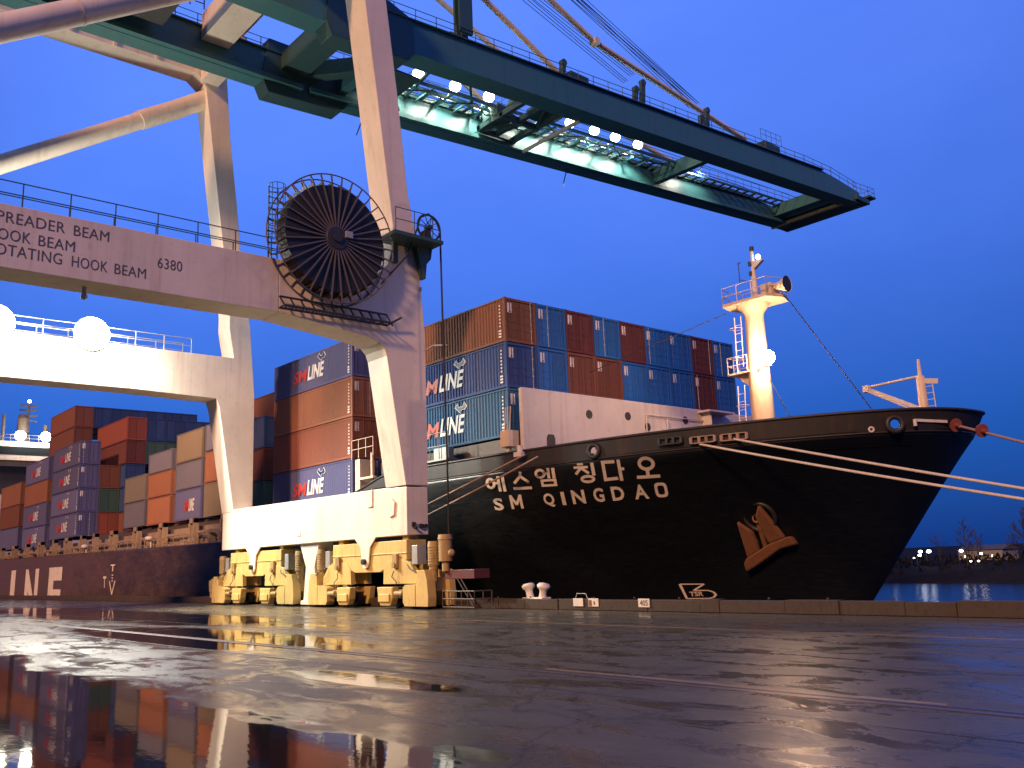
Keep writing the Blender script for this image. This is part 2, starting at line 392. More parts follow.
# ------------------------------------------------------------------ ship hull
CY = 44.6                        # middle of the container rows
CB = 42.7                        # middle of the bow
def stem_x(z):
    return -17.25 + (z - 7.05) * .52 if z >= 7.05 else -17.25 - .759 * (7.05 - z)
def half_b(X, z):
    d = stem_x(z) - X
    if d <= 0: return 0.0
    t = min(1, max(0, (7.05 - z) / 11.05)); e = .38 + .38 * t ** .75; le = 19.1 + 33 * t
    u = (d / le) ** e
    return 10.9 * u / (1 + u ** 10) ** .1
def near_y(X, z): return CB - half_b(X, z)
def far_y(X, z): b_ = half_b(X, z); return CB + b_ * (.42 + .93 * (b_ / 10.9) ** 2)
def ztop(X):
    if X > -49: return 8.1
    if X > -57: return 8.1 - (8.1 - 6.1) * (-49 - X) / 8
    if X > -62: return 6.1 - (6.1 - 4.72) * (-57 - X) / 5
    return 4.72 + (-62 - X) * .008
ship = empty('container_ship', (-30, CY, -4))
tag(ship, 'long black container ship moored bow first along the wet quay', 'container ship')
def hy(X, z, off=.03): return near_y(X, z) - off

D = [0, .02, .06, .12, .22, .35, .5, .75, 1, 1.3, 1.6, 2, 2.4, 2.8, 3.2, 3.6, 4, 4.6, 5.2, 6, 7, 8, 9, 10, 11, 12.5, 14, 16, 18, 20, 22, 24.5, 27, 29, 30, 31, 33, 35, 37, 39, 41, 44, 48, 54, 62, 75, 95, 120, 150, 176]
Zlow = [-4.5, -3, -1.5, 0, 1, 2, 3, 4, 4.7, 5.2, 5.7, 6.2, 6.7, 7.0, 7.18]
Zup = [7.18, 7.3, 7.45, 7.6, 7.75, 7.9, 8.0, 8.1]
HOLES = [(-18.63, 7.50, .22), (-31.75, 7.58, .2)]
def shell(zs, upper):
    g = MB(); vs = []
    for z in zs:
        for d in D:
            X = stem_x(z) - d
            zz = min(z, ztop(X)) if not upper else z
            if upper:
                top = ztop(X); zz = min(7.18 + (z - 7.18) / (8.1 - 7.18) * max(0, top - 7.18), top)
            vs.append((X, zz))
    n = len(D)
    for sgn in (-1, 1):
        pts = [(x, near_y(x, z) if sgn < 0 else far_y(x, z), z) for x, z in vs]; fs = []
        for i in range(len(zs) - 1):
            for j in range(n - 1):
                q = (i * n + j, i * n + j + 1, (i + 1) * n + j + 1, (i + 1) * n + j)
                if abs(pts[q[0]][2] - pts[q[3]][2]) + abs(pts[q[1]][2] - pts[q[2]][2]) < 1e-4: continue
                fs.append(q)
        g.add(pts, fs, True)
    return g
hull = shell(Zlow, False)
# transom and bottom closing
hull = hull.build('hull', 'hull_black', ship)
bul = shell(Zup, True).build('bulwark', 'bulwark', ship)
for o in (hull, bul):
    bm = bmesh.new(); bm.from_mesh(o.data); bmesh.ops.remove_doubles(bm, verts=bm.verts, dist=.003)
    if o is bul:                                       # round openings for the fairleads
        for hx, hz, hr in HOLES:
            for k in range(3):
                near = [e for f in bm.faces if abs(f.calc_center_median().x - hx) < .9 and f.calc_center_median().y < CY for e in f.edges]
                bmesh.ops.subdivide_edges(bm, edges=list(set(near)), cuts=1, use_grid_fill=True)
            kill = [f for f in bm.faces if f.calc_center_median().y < CY and (f.calc_center_median().x - hx) ** 2 + (f.calc_center_median().z - hz) ** 2 < hr * hr]
            bmesh.ops.delete(bm, geom=kill, context='FACES')
    bmesh.ops.recalc_face_normals(bm, faces=bm.faces); bm.to_mesh(o.data); bm.free()
    sd = o.modifiers.new('plate', 'SOLIDIFY'); sd.thickness = .03; sd.offset = -1
g = MB()
for sgn in (-1, 1):
    pts = []
    for d in D:
        X = stem_x(8.1) - d; z = ztop(X)
        if X < -56: break
        pts.append((X, near_y(X, z) if sgn < 0 else far_y(X, z), z))
    g = MB(); g.path(pts, .07, 6); g.build('bulwark_cap_rail', 'bulwark', ship)
# knuckle rubbing strake
g = MB()
pts = [(stem_x(7.18) - d, hy(stem_x(7.18) - d, 7.18, 0), 7.18) for d in D if d < 33]
g.path(pts, .045, 6); g.build('knuckle_strake', 'bulwark', ship)
# decks
def deck(name, z, x0, x1, mat, inset=.1):
    g = MB(); xs = [x1 - (x1 - x0) * i / 40 for i in range(41)]
    vs = [(x, min(CB, near_y(x, z) + inset), z) for x in xs] + [(x, max(CB, far_y(x, z) - inset), z) for x in xs]
    vs += [(v[0], v[1], z - .12) for v in vs]
    fs = [(i, i + 1, 41 + i + 1, 41 + i) for i in range(40)] + [(82 + i, 82 + 41 + i, 82 + 42 + i, 83 + i) for i in range(40)]
    g.add(vs, fs); return g.build(name, mat, ship)
deck('forecastle_deck', 6.75, -58, -18.6, 'deck'); deck('main_deck', 4.55, -190, -57.6, 'deck')
g = MB(); g.box(-57.9, -57.6, CY - 12.4, CY + 12.4, 4.55, 6.75); g.build('forecastle_bulkhead', 'deck_grey', ship)
# stern closing plate
g = MB(); g.box(-193, -192.6, CY - 12.7, CY + 12.7, -4, 4.6); g.build('transom', 'hull_black', ship)

# fairleads: oval rings in the bulwark
for X, z, R0 in [(-18.63, 7.50, .27), (-31.75, 7.58, .26), (-19.41, 7.32, .05)]:
    y = hy(X, z, .0); nx = -(half_b(X + .2, z) - half_b(X - .2, z)) / .4
    g = MB(); g.ring((X, y - .02, z), (nx, -1, 0), R0 + .05, .125 if R0 > .2 else .05, 28, 8); g.build('fairlead', 'bulwark' if R0 > .2 else 'ship_white', ship)
# roller chocks on the bulwark where the spring lines leave
for X, z in [(-27.5, 7.62), (-25.95, 7.52), (-24.55, 7.5)]:
    y = hy(X, z, .0)
    g = MB(); dy = (hy(X + .5, z, 0) - hy(X - .5, z, 0)); a0 = Vector((X - .55, y - dy * .55, z)); a1 = Vector((X + .55, y + dy * .55, z)); o_ = Vector((0, -.14, 0))
    g.bar(a0 + o_ + Vector((0, 0, -.16)), a1 + o_ + Vector((0, 0, -.16)), .2, .05); g.bar(a0 + o_ + Vector((0, 0, .14)), a1 + o_ + Vector((0, 0, .14)), .12, .04)
    for t_ in (.0, .35, .65, 1.0): c_ = a0.lerp(a1, t_) + o_; g.tube(c_ + Vector((0, 0, -.15)), c_ + Vector((0, 0, .13)), .085, n=12)
    g.build('roller_chock', 'deck_grey' if -26.5 < X < -25.5 else 'rope_dark' if X > -25.5 else 'dark_steel', ship)
# stem roller chock with white arm
g = MB(); g.bar((-18.0, hy(-18.0, 7.6, .06), 7.62), (-17.25, hy(-17.25, 7.6, .1), 7.55), .1, .12); g.tube((-18.0, hy(-18.0, 7.6, .12), 7.36), (-18.0, hy(-18.0, 7.6, .12), 7.66), .08)
g.build('stem_chock', 'ship_white', ship)

# hull lettering -----------------------------------------------------------
def quadmap(c, u, v):
    (tl, tr, br, bl) = c
    a = [bl[k] * (1 - u) + br[k] * u for k in (0, 1)]; d = [tl[k] * (1 - u) + tr[k] * u for k in (0, 1)]
    return a[0] * (1 - v) + d[0] * v, a[1] * (1 - v) + d[1] * v
def decal(g, vs, fs, c, off=.02):
    """flat lettering laid on the hull plating"""
    bm = bmesh.new(); bv = [bm.verts.new((u, v, 0)) for u, v in vs]
    for q in fs:
        try: bm.faces.new([bv[i] for i in q])
        except ValueError: pass
    bmesh.ops.triangulate(bm, faces=bm.faces)
    for k in range(3):
        lg = [e for e in bm.edges if e.calc_length() > .25]
        if lg: bmesh.ops.subdivide_edges(bm, edges=lg, cuts=1)
    bmesh.ops.triangulate(bm, faces=bm.faces); bm.verts.index_update()
    out = []
    for v in bm.verts:
        X, z = quadmap(c, v.co.x, v.co.y); out.append((X, hy(X, z, off), z))
    g.add(out, [tuple(v.index for v in f.verts) for f in bm.faces]); bm.free()
def stroke(vs, fs, x0, y0, x1, y1, w):
    d = math.hypot(x1 - x0, y1 - y0); nx, ny = -(y1 - y0) / d * w / 2, (x1 - x0) / d * w / 2; o = len(vs)
    vs += [(x0 + nx, y0 + ny), (x0 - nx, y0 - ny), (x1 - nx, y1 - ny), (x1 + nx, y1 + ny)]; fs.append((o, o + 1, o + 2, o + 3))
def ringst(vs, fs, cx, cy, rx, ry, w, n=20):
    o = len(vs)
    for i in range(n):
        t = 2 * math.pi * i / n; vs.append((cx + rx * math.cos(t), cy + ry * math.sin(t))); vs.append((cx + (rx - w) * math.cos(t), cy + (ry - w * 1.05) * math.sin(t)))
    for i in range(n): a = o + 2 * i; c = o + 2 * ((i + 1) % n); fs.append((a, c, c + 1, a + 1))
W = .15
def syl(k):
    v, f = [], []
    if k == 'e': ringst(v, f, .26, .55, .26, .36, W); stroke(v, f, .52, .55, .70, .55, W * .9); stroke(v, f, .685, .02, .685, .98, W); stroke(v, f, .92, 0, .92, 1, W)
    if k == 's': stroke(v, f, .52, .98, .47, .70, W); stroke(v, f, .49, .76, .10, .36, W); stroke(v, f, .49, .72, .90, .38, W); stroke(v, f, 0, .08, 1, .08, W)
    if k == 'm':
        ringst(v, f, .27, .72, .27, .27, W * .9); stroke(v, f, .53, .72, .68, .72, W * .8); stroke(v, f, .67, .44, .67, 1, W * .9); stroke(v, f, .91, .42, .91, 1, W)
        stroke(v, f, .24, .34, 1, .34, W * .85); stroke(v, f, .24, .065, 1, .065, W * .85); stroke(v, f, .305, .10, .305, .3, W * .9); stroke(v, f, .93, .10, .93, .3, W * .9)
    if k == 'c':
        stroke(v, f, .18, .955, .46, .955, W * .7); stroke(v, f, 0, .80, .66, .80, W * .8); stroke(v, f, .33, .78, .05, .46, W * .9); stroke(v, f, .33, .78, .66, .48, W * .9)
        stroke(v, f, .87, .36, .87, 1, W); ringst(v, f, .56, .20, .34, .21, W * .9)
    if k == 'd': stroke(v, f, .0, .92, .62, .92, W); stroke(v, f, .08, .1, .08, .9, W); stroke(v, f, .0, .09, .66, .13, W); stroke(v, f, .80, 0, .80, 1, W); stroke(v, f, .86, .56, 1.0, .56, W * .9)
    if k == 'o': ringst(v, f, .5, .68, .37, .33, W); stroke(v, f, .5, .36, .5, .14, W); stroke(v, f, 0, .07, 1, .07, W)
    return v, f
HANGUL = [('e', ((-39.5, 6.99), (-37.99, 6.91), (-38.16, 6.06), (-39.6, 6.12))), ('s', ((-37.4, 7.05), (-36.07, 6.98), (-36.36, 6.04), (-37.63, 6.09))), ('m', ((-35.71, 7.05), (-34.32, 6.98), (-34.68, 6.07), (-36.0, 6.11))), ('c', ((-33.08, 7.06), (-31.8, 7.0), (-32.23, 6.05), (-33.48, 6.09))), ('d', ((-31.41, 7.05), (-30.21, 7.0), (-30.69, 6.02), (-31.88, 6.06))), ('o', ((-29.59, 7.04), (-28.41, 6.98), (-28.91, 6.02), (-30.09, 6.05)))]
LATIN = [('S', ((-39.41, 5.77), (-38.71, 5.75), (-38.87, 5.09), (-39.56, 5.1))), ('M', ((-38.13, 5.85), (-37.28, 5.82), (-37.53, 5.09), (-38.36, 5.11))), ('Q', ((-35.88, 5.76), (-35.21, 5.74), (-35.45, 5.04), (-36.11, 5.06))), ('I', ((-34.8, 5.76), (-34.44, 5.76), (-34.7, 5.09), (-35.07, 5.1))), ('N', ((-34.07, 5.79), (-33.29, 5.77), (-33.58, 5.09), (-34.35, 5.1))), ('G', ((-32.78, 5.8), (-32.19, 5.78), (-32.48, 5.1), (-33.07, 5.11))), ('D', ((-31.75, 5.79), (-31.07, 5.77), (-31.37, 5.1), (-32.05, 5.11))), ('A', ((-30.5, 5.79), (-29.86, 5.77), (-30.1, 5.09), (-30.84, 5.1))), ('O', ((-29.43, 5.8), (-28.81, 5.78), (-29.11, 5.1), (-29.73, 5.11)))]
g = MB()
for k, c in HANGUL: v, f = syl(k); decal(g, v, f, c, .035)
for k, c in LATIN:
    if k == 'M':
        v, f = [], []
        stroke(v, f, .11, 0, .11, 1, .22); stroke(v, f, .89, 0, .89, 1, .22); stroke(v, f, .12, .93, .5, .30, .2); stroke(v, f, .88, .93, .5, .30, .2)
    elif k == 'I':
        v, f = [], []; stroke(v, f, .5, 0, .5, 1, .62)
    elif k == 'O':                                   # squarish last letter
        v, f = [], []
        for i_ in range(28):
            t_ = 2 * math.pi * i_ / 28; cs_, sn_ = math.cos(t_), math.sin(t_); q_ = (abs(cs_) ** 4 + abs(sn_) ** 4) ** -.25
            v += [(.5 + .5 * cs_ * q_, .5 + .5 * sn_ * q_), (.5 + .27 * cs_ * q_, .5 + .31 * sn_ * q_)]
        for i_ in range(28): a_ = 2 * i_; c_ = 2 * ((i_ + 1) % 28); f.append((a_, c_, c_ + 1, a_ + 1))
    else: v, f = text2d(k, .03)
    decal(g, v, f, c, .035)
g.build('bow_name_lettering', 'letter_white', ship)
for ch, xa, xb in (('L', -157.5, -151.5), ('I', -145.2, -142.2), ('N', -137.3, -130.2), ('E', -125.9, -119.6)):
    v, f = text2d(ch, .045 if ch != 'I' else .08)
    g = MB(); decal(g, v, f, ((xa + .5, 3.75), (xb, 3.75), (xb - .5, -3.2), (xa, -3.2)), .03); g.build('side_name_letter', 'letter_white', ship)
# tug push mark and bulbous bow mark
g = MB(); v, f = [], []
P = [(0, 1), (.68, 1), (.38, .56), (.78, .56), (.93, .45), (1, .25), (.93, .06), (.80, 0), (.17, 0)]
for a, c in zip(P, P[1:] + P[:1]): stroke(v, f, a[0], a[1], c[0], c[1], .075)
c = ((-31.87, .76), (-30.2, .72), (-30.35, -.06), (-31.94, -.06)); c = ((-31.03, .76), (-29.2, .73), (-29.5, 0), (-31.32, 0))
decal(g, v, f, c, .03)
v, f = text2d('TSR', .02); decal(g, v, f, ((-30.72, .36), (-30.02, .36), (-30.08, .12), (-30.78, .12)), .03)
g.build('bulb_marking', 'letter_white', ship)
g = MB()
v, f = text2d('T', .03); decal(g, v, f, ((-101.9, 3.6), (-100.5, 3.6), (-100.5, 2.9), (-101.9, 2.9)), .03)
for dz in (2.6, 2.3, 2.0):
    v, f = [], []; stroke(v, f, .1, .5, .9, .5, .5); decal(g, v, f, ((-101.5, dz), (-100.9, dz), (-100.9, dz - .2), (-101.5, dz - .2)), .03)
v, f = [], []; stroke(v, f, 0, 1, .5, 0, .14); stroke(v, f, 1, 1, .5, 0, .14); decal(g, v, f, ((-102.1, 1.9), (-100.3, 1.9), (-100.3, .5), (-102.1, .5)), .03)
v, f = [], []; stroke(v, f, 0, .9, 1, .9, .2); stroke(v, f, .5, .9, .5, 0, .2); decal(g, v, f, ((-104.2, 2.4), (-103.2, 2.4), (-103.2, 1.2), (-104.2, 1.2)), .03)
g.build('tug_marking', 'letter_white', ship)

# anchor in its recess -------------------------------------------------------
anchor = empty('anchor', (-25.7, 38.6, 3.0)); anchor.parent = ship; anchor.matrix_parent_inverse = WM[ship.name].inverted()
def an(u, v, t): u += .72; return Vector((u, hy(u, v, t), v))
def slab(poly, name, t0, t1, mat='anchor_rust'):
    g = MB(); k = len(poly); vs = [an(u, v, t0) for u, v in poly] + [an(u, v, t1) for u, v in poly]
    g.add(vs, [tuple(range(k - 1, -1, -1)), tuple(range(k, 2 * k))] + [(i, (i + 1) % k, k + (i + 1) % k, k + i) for i in range(k)])
    return g.build(name, mat, anchor, bevel=.10)
slab([(-27.92, 1.28), (-27.35, 1.55), (-25.9, 2.35), (-25.2, 2.52), (-25.25, 2.95), (-25.55, 2.86), (-26.3, 2.62), (-26.95, 2.30), (-27.6, 1.98), (-27.86, 1.72)], 'crown', .08, .55)
slab([(-27.62, 1.95), (-26.95, 2.28), (-26.85, 2.7), (-26.80, 3.25), (-27.22, 3.78)], 'fluke', .12, .46)
slab([(-26.35, 2.60), (-25.55, 2.86), (-25.62, 3.25), (-25.88, 4.46), (-26.30, 3.9), (-26.38, 3.1)], 'fluke', .12, .46)
g = MB(); g.bar(an(-26.62, 2.5, .22), an(-26.45, 3.75, .05), .20, .2); g.ring(an(-26.42, 3.85, .12), (0, -1, 0), .2, .05, 16, 6); g.build('shank', 'anchor_rust', anchor)
g = MB(); g.ring(an(-26.30, 3.9, .02), (.2, -1, -.6), .75, .12, 28, 8); g.build('hawse_ring', 'bulwark', anchor)

# breakwater -----------------------------------------------------------------
g = MB(); g.prism([(32.95, 8.3), (32.95, 11.75), (56.2, 11.75), (56.2, 6.7), (33.2, 6.7)], lambda u, v, t: (t, u, v), -37.15, -36.85)
bw = g.build('breakwater', 'ship_white', ship, bevel=.06)
g = MB()
for y in (35.5, 38.5, 41.5, 44.5, 47.5, 50.5, 53.5): g.prism([(-37.16, 6.8), (-38.3, 6.8), (-37.16, 11.4)], lambda u, v, t: (u, t, v), y - .05, y + .05)
g.build('stiffener', 'ship_white', bw)
for y, z in ((38.2, 10.6), (41.6, 10.75), (43.4, 10.2), (47.2, 10.9), (52.0, 10.7)):
    g = MB(); g.tube((-36.86, y, z), (-36.82, y, z), .26, n=20); g.build('port_hole', 'dark_steel', bw)
g = MB(); g.prism([(34.7, 8.3), (35.3, 8.3), (35.3, 9.0), (35.2, 9.2), (34.8, 9.2), (34.7, 9.0)], lambda u, v, t: (t, u, v), -36.86, -36.81); g.build('access_door', 'dark_steel', bw)
g = MB(); g.box(-36.84, -35.9, 48.6, 51.4, 11.5, 11.62); g.box(-36.84, -36.2, 49.0, 49.2, 8, 11.5); g.tube((-36.2, 49.1, 8), (-36.2, 49.1, 11.5), .06)
g.path([(-36.75, 43.2, 8.6), (-36.75, 43.2, 10.95), (-36.75, 49.0, 11.0)], .04); g.tube((-36.7, 45.2, 8.6), (-36.7, 45.2, 10.8), .05)
g.tube((-36.75, 43.2, 9.3), (-36.75, 48.2, 9.3), .04); g.box(-36.8, -36.4, 44.6, 45.2, 9.1, 9.6); g.box(-36.8, -36.4, 47.3, 47.9, 9.1, 9.6)
g.build('pipe_work', 'ship_white', bw)

# foremast ---------------------------------------------------------------------
fm = MB()
fm.lathe([(.70, 6.7), (.66, 10), (.60, 13), (.55, 15.6), (.58, 15.9), (.78, 16.2), (1.0, 16.45), (1.02, 16.5), (0, 16.5)], (-29.25, CY, 0), 'z', 20)
mast = fm.build('foremast', 'ship_cream', ship)
g = MB(); g.prism([(-30.6, CY - 1.1), (-27.6, CY - 1.1), (-27.2, CY), (-27.6, CY + 1.1), (-30.6, CY + 1.1), (-30.9, CY)], lambda u, v, t: (u, v, t), 16.45, 16.62)
g.build('platform', 'ship_cream', mast); g = MB(); g.prism([(-31.0, CY - .6), (-29.4, CY - .6), (-29.4, CY + .6), (-31.0, CY + .6)], lambda u, v, t: (u, v, t), 12.45, 12.55)
g.prism([(-30.8, 12.45), (-29.6, 12.45), (-29.75, 11.6)], lambda u, v, t: (u, t, v), CY - .12, CY + .12)
g.build('platform', 'ship_cream', mast)
g = MB(); g.rail([(-30.6, CY - 1.05, 16.6), (-27.6, CY - 1.05, 16.6), (-27.25, CY, 16.6), (-27.6, CY + 1.05, 16.6), (-30.6, CY + 1.05, 16.6), (-30.85, CY, 16.6), (-30.6, CY - 1.05, 16.6)], 1.0, .9)
g.build('guard_rail', 'ship_white', mast); g = MB(); g.rail([(-29.6, CY - .6, 12.5), (-30.95, CY - .6, 12.5), (-30.95, CY + .6, 12.5), (-29.6, CY + .6, 12.5)], 1.0, .6); g.build('guard_rail', 'ship_white', mast)
g = MB(); g.ladder((-30.25, CY - .35, 12.9), (-30.15, CY - .35, 15.9), .45, (1, 0, 0), .035, .45); g.ladder((-30.5, CY - .35, 8), (-30.3, CY - .35, 11.8), .45, (1, 0, 0), .035, .45)
for z in (9, 10.6, 13.4, 15.2): g.ring((-30.3, CY - .35, z), (0, 0, 1), .38, .02, 14, 4)
g.build('ladder', 'ship_white', mast)
g = MB(); g.lathe([(.22, 16.6), (.16, 18), (.10, 19.4), (.10, 19.7)], (-29.0, CY, 0), 'z', 12); g.prism([(-29, 18.5), (-28.3, 18.95), (-28.3, 19.05), (-29, 19.05)], lambda u, v, t: (u, t, v), CY - .12, CY + .12)
g.build('topmast', 'ship_white', mast)
g = MB(); g.tube((-30.0, CY, 17.9), (-30.0, CY, 19.3), .025); g.tube((-30.0, CY, 18.2), (-29.0, CY, 17.8), .02); g.tube((-30.1, CY, 19.2), (-29.8, CY, 19.25), .02)
g.tube((-29.0, CY, 19.7), (-29.0, CY, 19.98), .13); g.tube((-29.12, CY - .15, 18.8), (-29.12, CY - .15, 19.05), .1); g.tube((-29.12, CY - .15, 18.2), (-29.12, CY - .15, 18.45), .09); g.build('aerial', 'dark_steel', mast)
g = MB(); g.sphere((-28.55, CY - .1, 19.22), .15, 12); g.build('masthead_light', 'lamp_far_white', mast)
g = MB(); g.lathe([(.14, -1.2), (.2, -.9), (.26, -.4), (.44, 0), (.48, .05)], (-26.75, CY - .3, 17.05), 'x', 20); g.box(-28.2, -27.5, CY - .7, CY + .1, 16.62, 17.3); horn = g.build('horn', 'ship_cream', mast)
g = MB(); g.tube((-26.73, CY - .3, 17.05), (-26.71, CY - .3, 17.05), .43, n=20); g.build('horn_mouth', 'dark_steel', mast)
g = MB(); g.sphere((-27.85, CY - 1.2, 12.9), .42, 16); g.build('deck_floodlight', 'lamp_warm', mast)
g = MB(); g.bar((-29.0, CY - .5, 12.45), (-27.85, CY - 1.2, 12.45), .1, .1); g.tube((-27.85, CY - 1.2, 12.4), (-27.85, CY - 1.2, 12.6), .2); g.tube((-28.5, CY - .6, 13), (-28.5, CY - .6, 14.4), .025); g.build('lamp_bracket', 'ship_cream', mast)
lamp('deck_floodlight_lamp', (-28.9, CY - 1.6, 12.9), 25, (1, .62, .34), ship, .3)
g = MB(); g.tube((-26.95, CY - .3, 16.5), (-20.6, CY - 3.5, 8.1), .03, n=5); g.tube((-28.6, CY - .6, 12.6), (-25.5, CY - 2, 7.5), .025, n=5)
g.tube((-31.15, CY, 16.4), (-37.0, CY - 6, 13.2), .025, n=5); g.build('mast_stay', 'dark_steel', ship)

# bow derrick mast -----------------------------------------------------------------
g = MB(); g.lathe([(.26, 6.7), (.24, 8.5), (.20, 10.5), (.10, 10.6), (.07, 11.4), (0, 11.4)], (-20.05, CY, 0), 'z', 14)
bm_ = g.build('bow_mast', 'ship_cream', ship)
g = MB(); g.bar((-20.2, CY, 8.9), (-22.85, CY, 10.35), .16, .2); g.build('derrick_boom', 'ship_white', bm_)
g = MB(); g.tube((-20.05, CY, 10.55), (-22.85, CY, 10.45), .07); g.tube((-20.2, CY - .2, 8.7), (-22.8, CY - .1, 10.2), .04); g.box(-23.05, -22.75, CY - .15, CY + .15, 10.2, 10.55); g.build('topping_stay', 'ship_white', bm_)
g = MB(); g.ladder((-19.65, CY, 8), (-19.7, CY, 10.3), .4, (1, 0, 0), .03, .3); g.bar((-20, CY, 10.3), (-19.2, CY, 10.15), .06, .25); g.build('ladder', 'ship_white', bm_)

# hatch coaming, lashing bridge posts and deck gear ---------------------------------------
g = MB(); g.box(-115, -58, CY - 10.6, CY + 10.6, 4.6, 7.2); g.box(-184, -115.01, CY - 10.6, CY + 10.6, 4.6, 6.5); g.box(-57.9, -53.2, CY - 10.6, CY + 10.6, 6.7, 6.9); g.box(-52, -38.0, CY - 11.1, CY + 10.6, 8.35, 9.15); g.box(-51.5, -38.6, CY - 9.5, CY + 9.5, 6.75, 8.35)
g.build('hatch_coaming', 'deck_dark', ship)
def post(x, w, y=32.65, z0=4.6, z1=7.25):
    g = MB(); g.box(x - w / 2, x - w / 2 + .22, y - .25, y + .25, z0, z1); g.box(x + w / 2 - .22, x + w / 2, y - .25, y + .25, z0, z1); g.box(x - w / 2, x + w / 2, y - .25, y + .25, z1 - .45, z1); g.box(x - w / 2 + .2, x + w / 2 - .2, y - .18, y + .2, z0, z0 + .6)
    return g.build('lashing_post', 'deck_grey', ship, bevel=.02)
for x, w in [(-75.1, 1.2), (-82.0, 1.2), (-89.6, 1.4), (-96.8, 1.4), (-104.2, 1.5), (-110.4, 1.0), (-115.2, 1.0), (-121.2, 1.7), (-127.0, 1.0), (-133.6, 1.7), (-140.6, 1.0), (-147.6, 1.7), (-155, 1.0), (-162, 1.6)]: post(x, w)
g = MB(); rr = random.Random(5)
g.box(-166, -63, 32.75, 33.0, 5.9, 6.1); g.box(-166, -63, 33.6, 33.9, 4.6, 6.6)
for x in range(-164, -64, 3):
    if rr.random() < .75: w = rr.uniform(.3, 1.1); h = rr.uniform(.5, 1.6); xx = x + rr.uniform(-.8, .8); g.box(xx - w / 2, xx + w / 2, 32.9, 33.5, 4.6, 4.6 + h)
g.build('deck_gear', 'deck_grey', ship)
g = MB(); g.rail([(-166, 32.2, 4.75), (-63, 32.2, 4.75)], 1.0, 2.5); g.build('side_rail', 'deck_grey', ship)
for x in (-92.3, -113.2, -159):
    g = MB(); g.tube((x, 32.5, 4.6), (x, 32.5, 5.6), .08); g.sphere((x, 32.3, 5.9), .42, 10, .6); g.build('deck_bollard', 'ship_white', ship)
# lashing platforms beside the front stacks
g = MB(); g.box(-45.9, -43.0, 32.35, 33.1, 8.36, 8.46); g.box(-44.6, -43.2, 32.5, 32.95, 8.46, 9.15); g.rail([(-45.8, 32.4, 8.46), (-43.0, 32.4, 8.46)], 1.6, .8); g.build('lashing_platform', 'galv', ship)
g = MB(); g.box(-37.95, -37.25, 32.2, 32.95, 8.45, 9.35); g.prism([(-37.75, 8.45), (-37.45, 8.45), (-37.6, 7.4)], lambda u, v, t: (u, t, v), 32.4, 32.6)
for dx in (-.3, -.1, .12): g.tube((-37.6 + dx, 32.5, 9.3), (-37.6 + dx + .15, 32.5, 10.7), .035)
g.build('lashing_bin', 'ship_cream', ship)
g = MB(); g.tube((-36.3, 32.15, 8.0), (-36.3, 32.15, 8.35), .16, n=12); g.box(-36.6, -36.0, 31.95, 32.2, 7.75, 8.0); g.build('deck_bollard', 'ship_white', ship)
g = MB(); g.box(-55.2, -54.6, 33.4, 34.6, 6.8, 9.7); g.box(-54.6, -52.6, 33.2, 33.5, 8.2, 8.35); g.rail([(-55.2, 33.1, 9.7), (-52.4, 33.1, 9.7)], 1.3, .9); g.tube((-53.3, 33.6, 7), (-53.3, 33.6, 10), .12); g.build('lashing_bridge', 'ship_cream', ship)

# accommodation block far aft -----------------------------------------------------------
g = MB(); g.box(-186, -174.6, 34.2, 55.0, 4.6, 26.1); g.box(-186, -172.8, 31.8, 57.4, 22.6, 25.9)
acc = g.build('superstructure', 'ship_white', ship, bevel=.08)
g = MB(); g.box(-172.82, -172.75, 32.4, 56.8, 23.6, 25.0); g.build('bridge_window', 'glass', acc)
g = MB(); g.box(-174.58, -174.5, 34.4, 54.8, 17.0, 21.8); g.build('dark_front_panel', 'dark_steel', acc)  # dark sheet over the block's front below the bridge
g = MB(); g.rail([(-173, 32, 25.9), (-173, 57, 25.9)], 1.2, 1.5, .06, .06); g.tube((-176, 38.8, 26), (-176, 38.8, 30.5), 1.0, .8, 12); g.tube((-176, 38.8, 30.5), (-176, 38.8, 31.2), .85, .5, 12)
g.tube((-177, 39.9, 26), (-177, 39.9, 33.4), .3, .15); g.tube((-176, 42.6, 26), (-176, 42.6, 29.5), .5, .4); g.tube((-175, 35.6, 26), (-175, 35.6, 30.8), .25)
for z in (31.2, 32.2, 33.0, 30.2): g.bar((-177, 38.4, z), (-177, 41.2, z), .25, .3)
g.build('radar_mast', 'deck_dark', acc)
g = MB(); g.sphere((-177, 39.9, 33.8), .28, 10); g.build('masthead_light', 'lamp_far_white', acc)
for y in (37.8, 41.8):
    g = MB(); g.sphere((-172.4, y, 26.9), .85, 14); g.build('floodlight', 'lamp_white', acc)
    lamp('bridge_floodlight_lamp', (-170.8, y, 27.2), 1200, (1, .85, .6), ship, .4)

